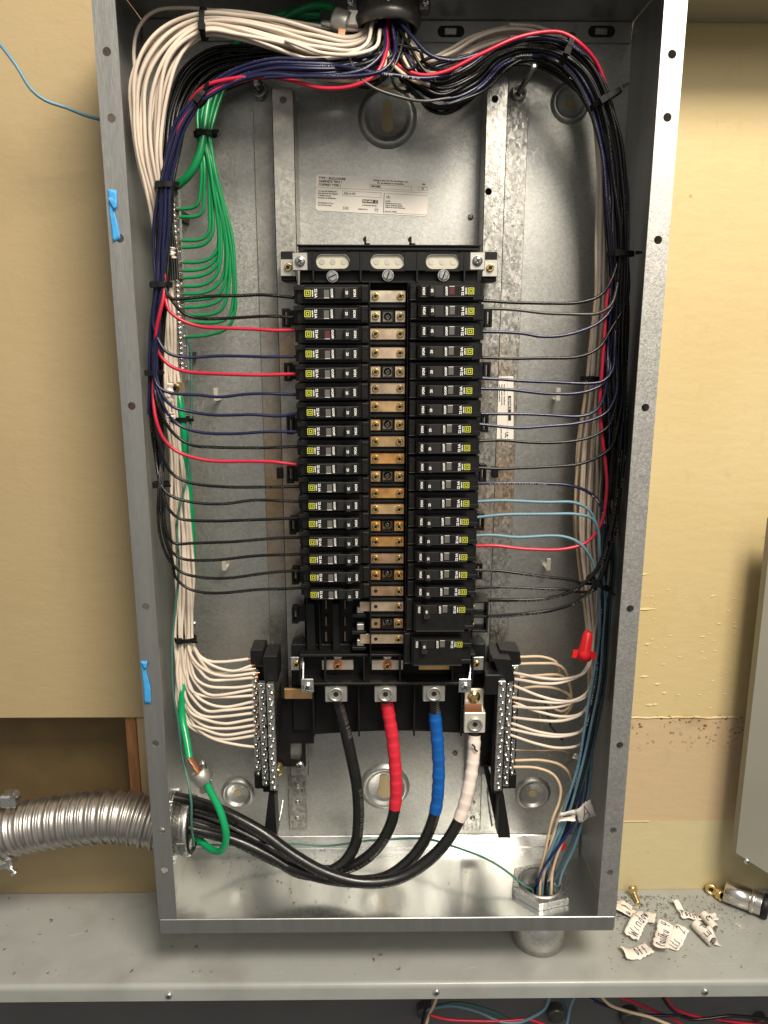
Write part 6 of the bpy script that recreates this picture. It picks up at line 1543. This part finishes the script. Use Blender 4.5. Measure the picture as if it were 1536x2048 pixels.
L_ = math.hypot(b.x-a.x, b.z-a.z); mb.add([(a.x, yk+.002, a.z), (b.x+.05, yk+.002, a.z+k_*(b.x+.05-a.x)), (b.x+.05, yk+.012, a.z+k_*(b.x+.05-a.x)), (a.x, yk+.012, a.z)], [(0, 1, 2, 3)])
mb.build('folded_edge', CABP, cb)
mb = MB(); mb.prism([(a.x+.045, a.z+.03), (tp.x+.045, tp.z-.001), (xe, tp.z-.001), (xe, a.z+.03)], yk+.013, .002); mb.build('cabinet_body', CABP, cb)
inst('screw', S_SMALL, P(1494, 1722, yk), cb)

# ================================================================ WIRES IN THE TROUGH
TWI = [([(1100, 1990, -.10), (1090, 2015, -.10), (1065, 2032, -.10), (1035, 2046, -.10), (1000, 2044, -.10), (960, 2025, -.09), (900, 2012, -.08), (850, 2020, -.07)], WL, 'light blue wire swagging up out of the trough under the ledge'),
 ([(860, 2030, -.10), (900, 2040, -.10), (960, 2044, -.10), (1020, 2042, -.10), (1060, 2040, -.10), (1090, 2050, -.10)], WR, 'red wire crossing the trough left of the middle'),
 ([(1120, 1990, -.08), (1130, 2020, -.08), (1135, 2060, -.08)], WD, 'slate blue wire dropping straight into the trough'),
 ([(1150, 1990, -.09), (1140, 2015, -.09), (1135, 2040, -.09), (1130, 2060, -.09)], WL, 'pale blue wire dropping beside the slate one in the trough'),
 ([(875, 1990, -.09), (868, 2010, -.09), (858, 2030, -.09), (850, 2060, -.09)], WT, 'tan wire dropping at the left of the trough behind the middle screw'),
 ([(866, 1990, -.085), (852, 2015, -.085), (842, 2060, -.085)], WB, 'black wire dropping at the left of the trough behind the middle screw'),
 ([(1200, 1990, -.10), (1220, 2010, -.10), (1260, 2024, -.10), (1300, 2034, -.10), (1340, 2050, -.10)], WT, 'tan wire slanting down to the right in the trough'),
 ([(1170, 1990, -.09), (1210, 2012, -.09), (1270, 2026, -.09), (1350, 2030, -.09), (1420, 2038, -.09), (1545, 2050, -.09)], WN, 'navy wire slanting to the right in the trough'),
 ([(1330, 1995, -.10), (1350, 2015, -.10), (1390, 2030, -.10), (1430, 2036, -.10), (1480, 2044, -.10), (1545, 2052, -.10)], WR, 'red wire curving out to the right edge of the trough'),
 ([(1325, 1995, -.11), (1345, 2018, -.11), (1380, 2036, -.11), (1420, 2034, -.11), (1460, 2030, -.11), (1545, 2040, -.11)], WB, 'black wire curving beside the red one in the trough'),
 ([(1240, 1995, -.08), (1290, 2012, -.08), (1350, 2040, -.08), (1380, 2060, -.08)], WR, 'dull red wire deeper in the trough'),
 ([(870, 2012, -.06), (920, 2008, -.06), (980, 2022, -.07), (1020, 2040, -.08)], WTE, 'teal wire arching in the trough left of the light blue one')]
for pts, m_, lab in TWI: wire(px(pts), .0019, m_, lab, 'wires in the trough under the ledge')
# marks of rust and stray clip hanging on flange corner
if protos:
    for k in protos:
        if k not in used:
            for ch_ in list(protos[k].children_recursive)+[protos[k]]: bpy.data.objects.remove(ch_)
bpy.context.view_layer.update()
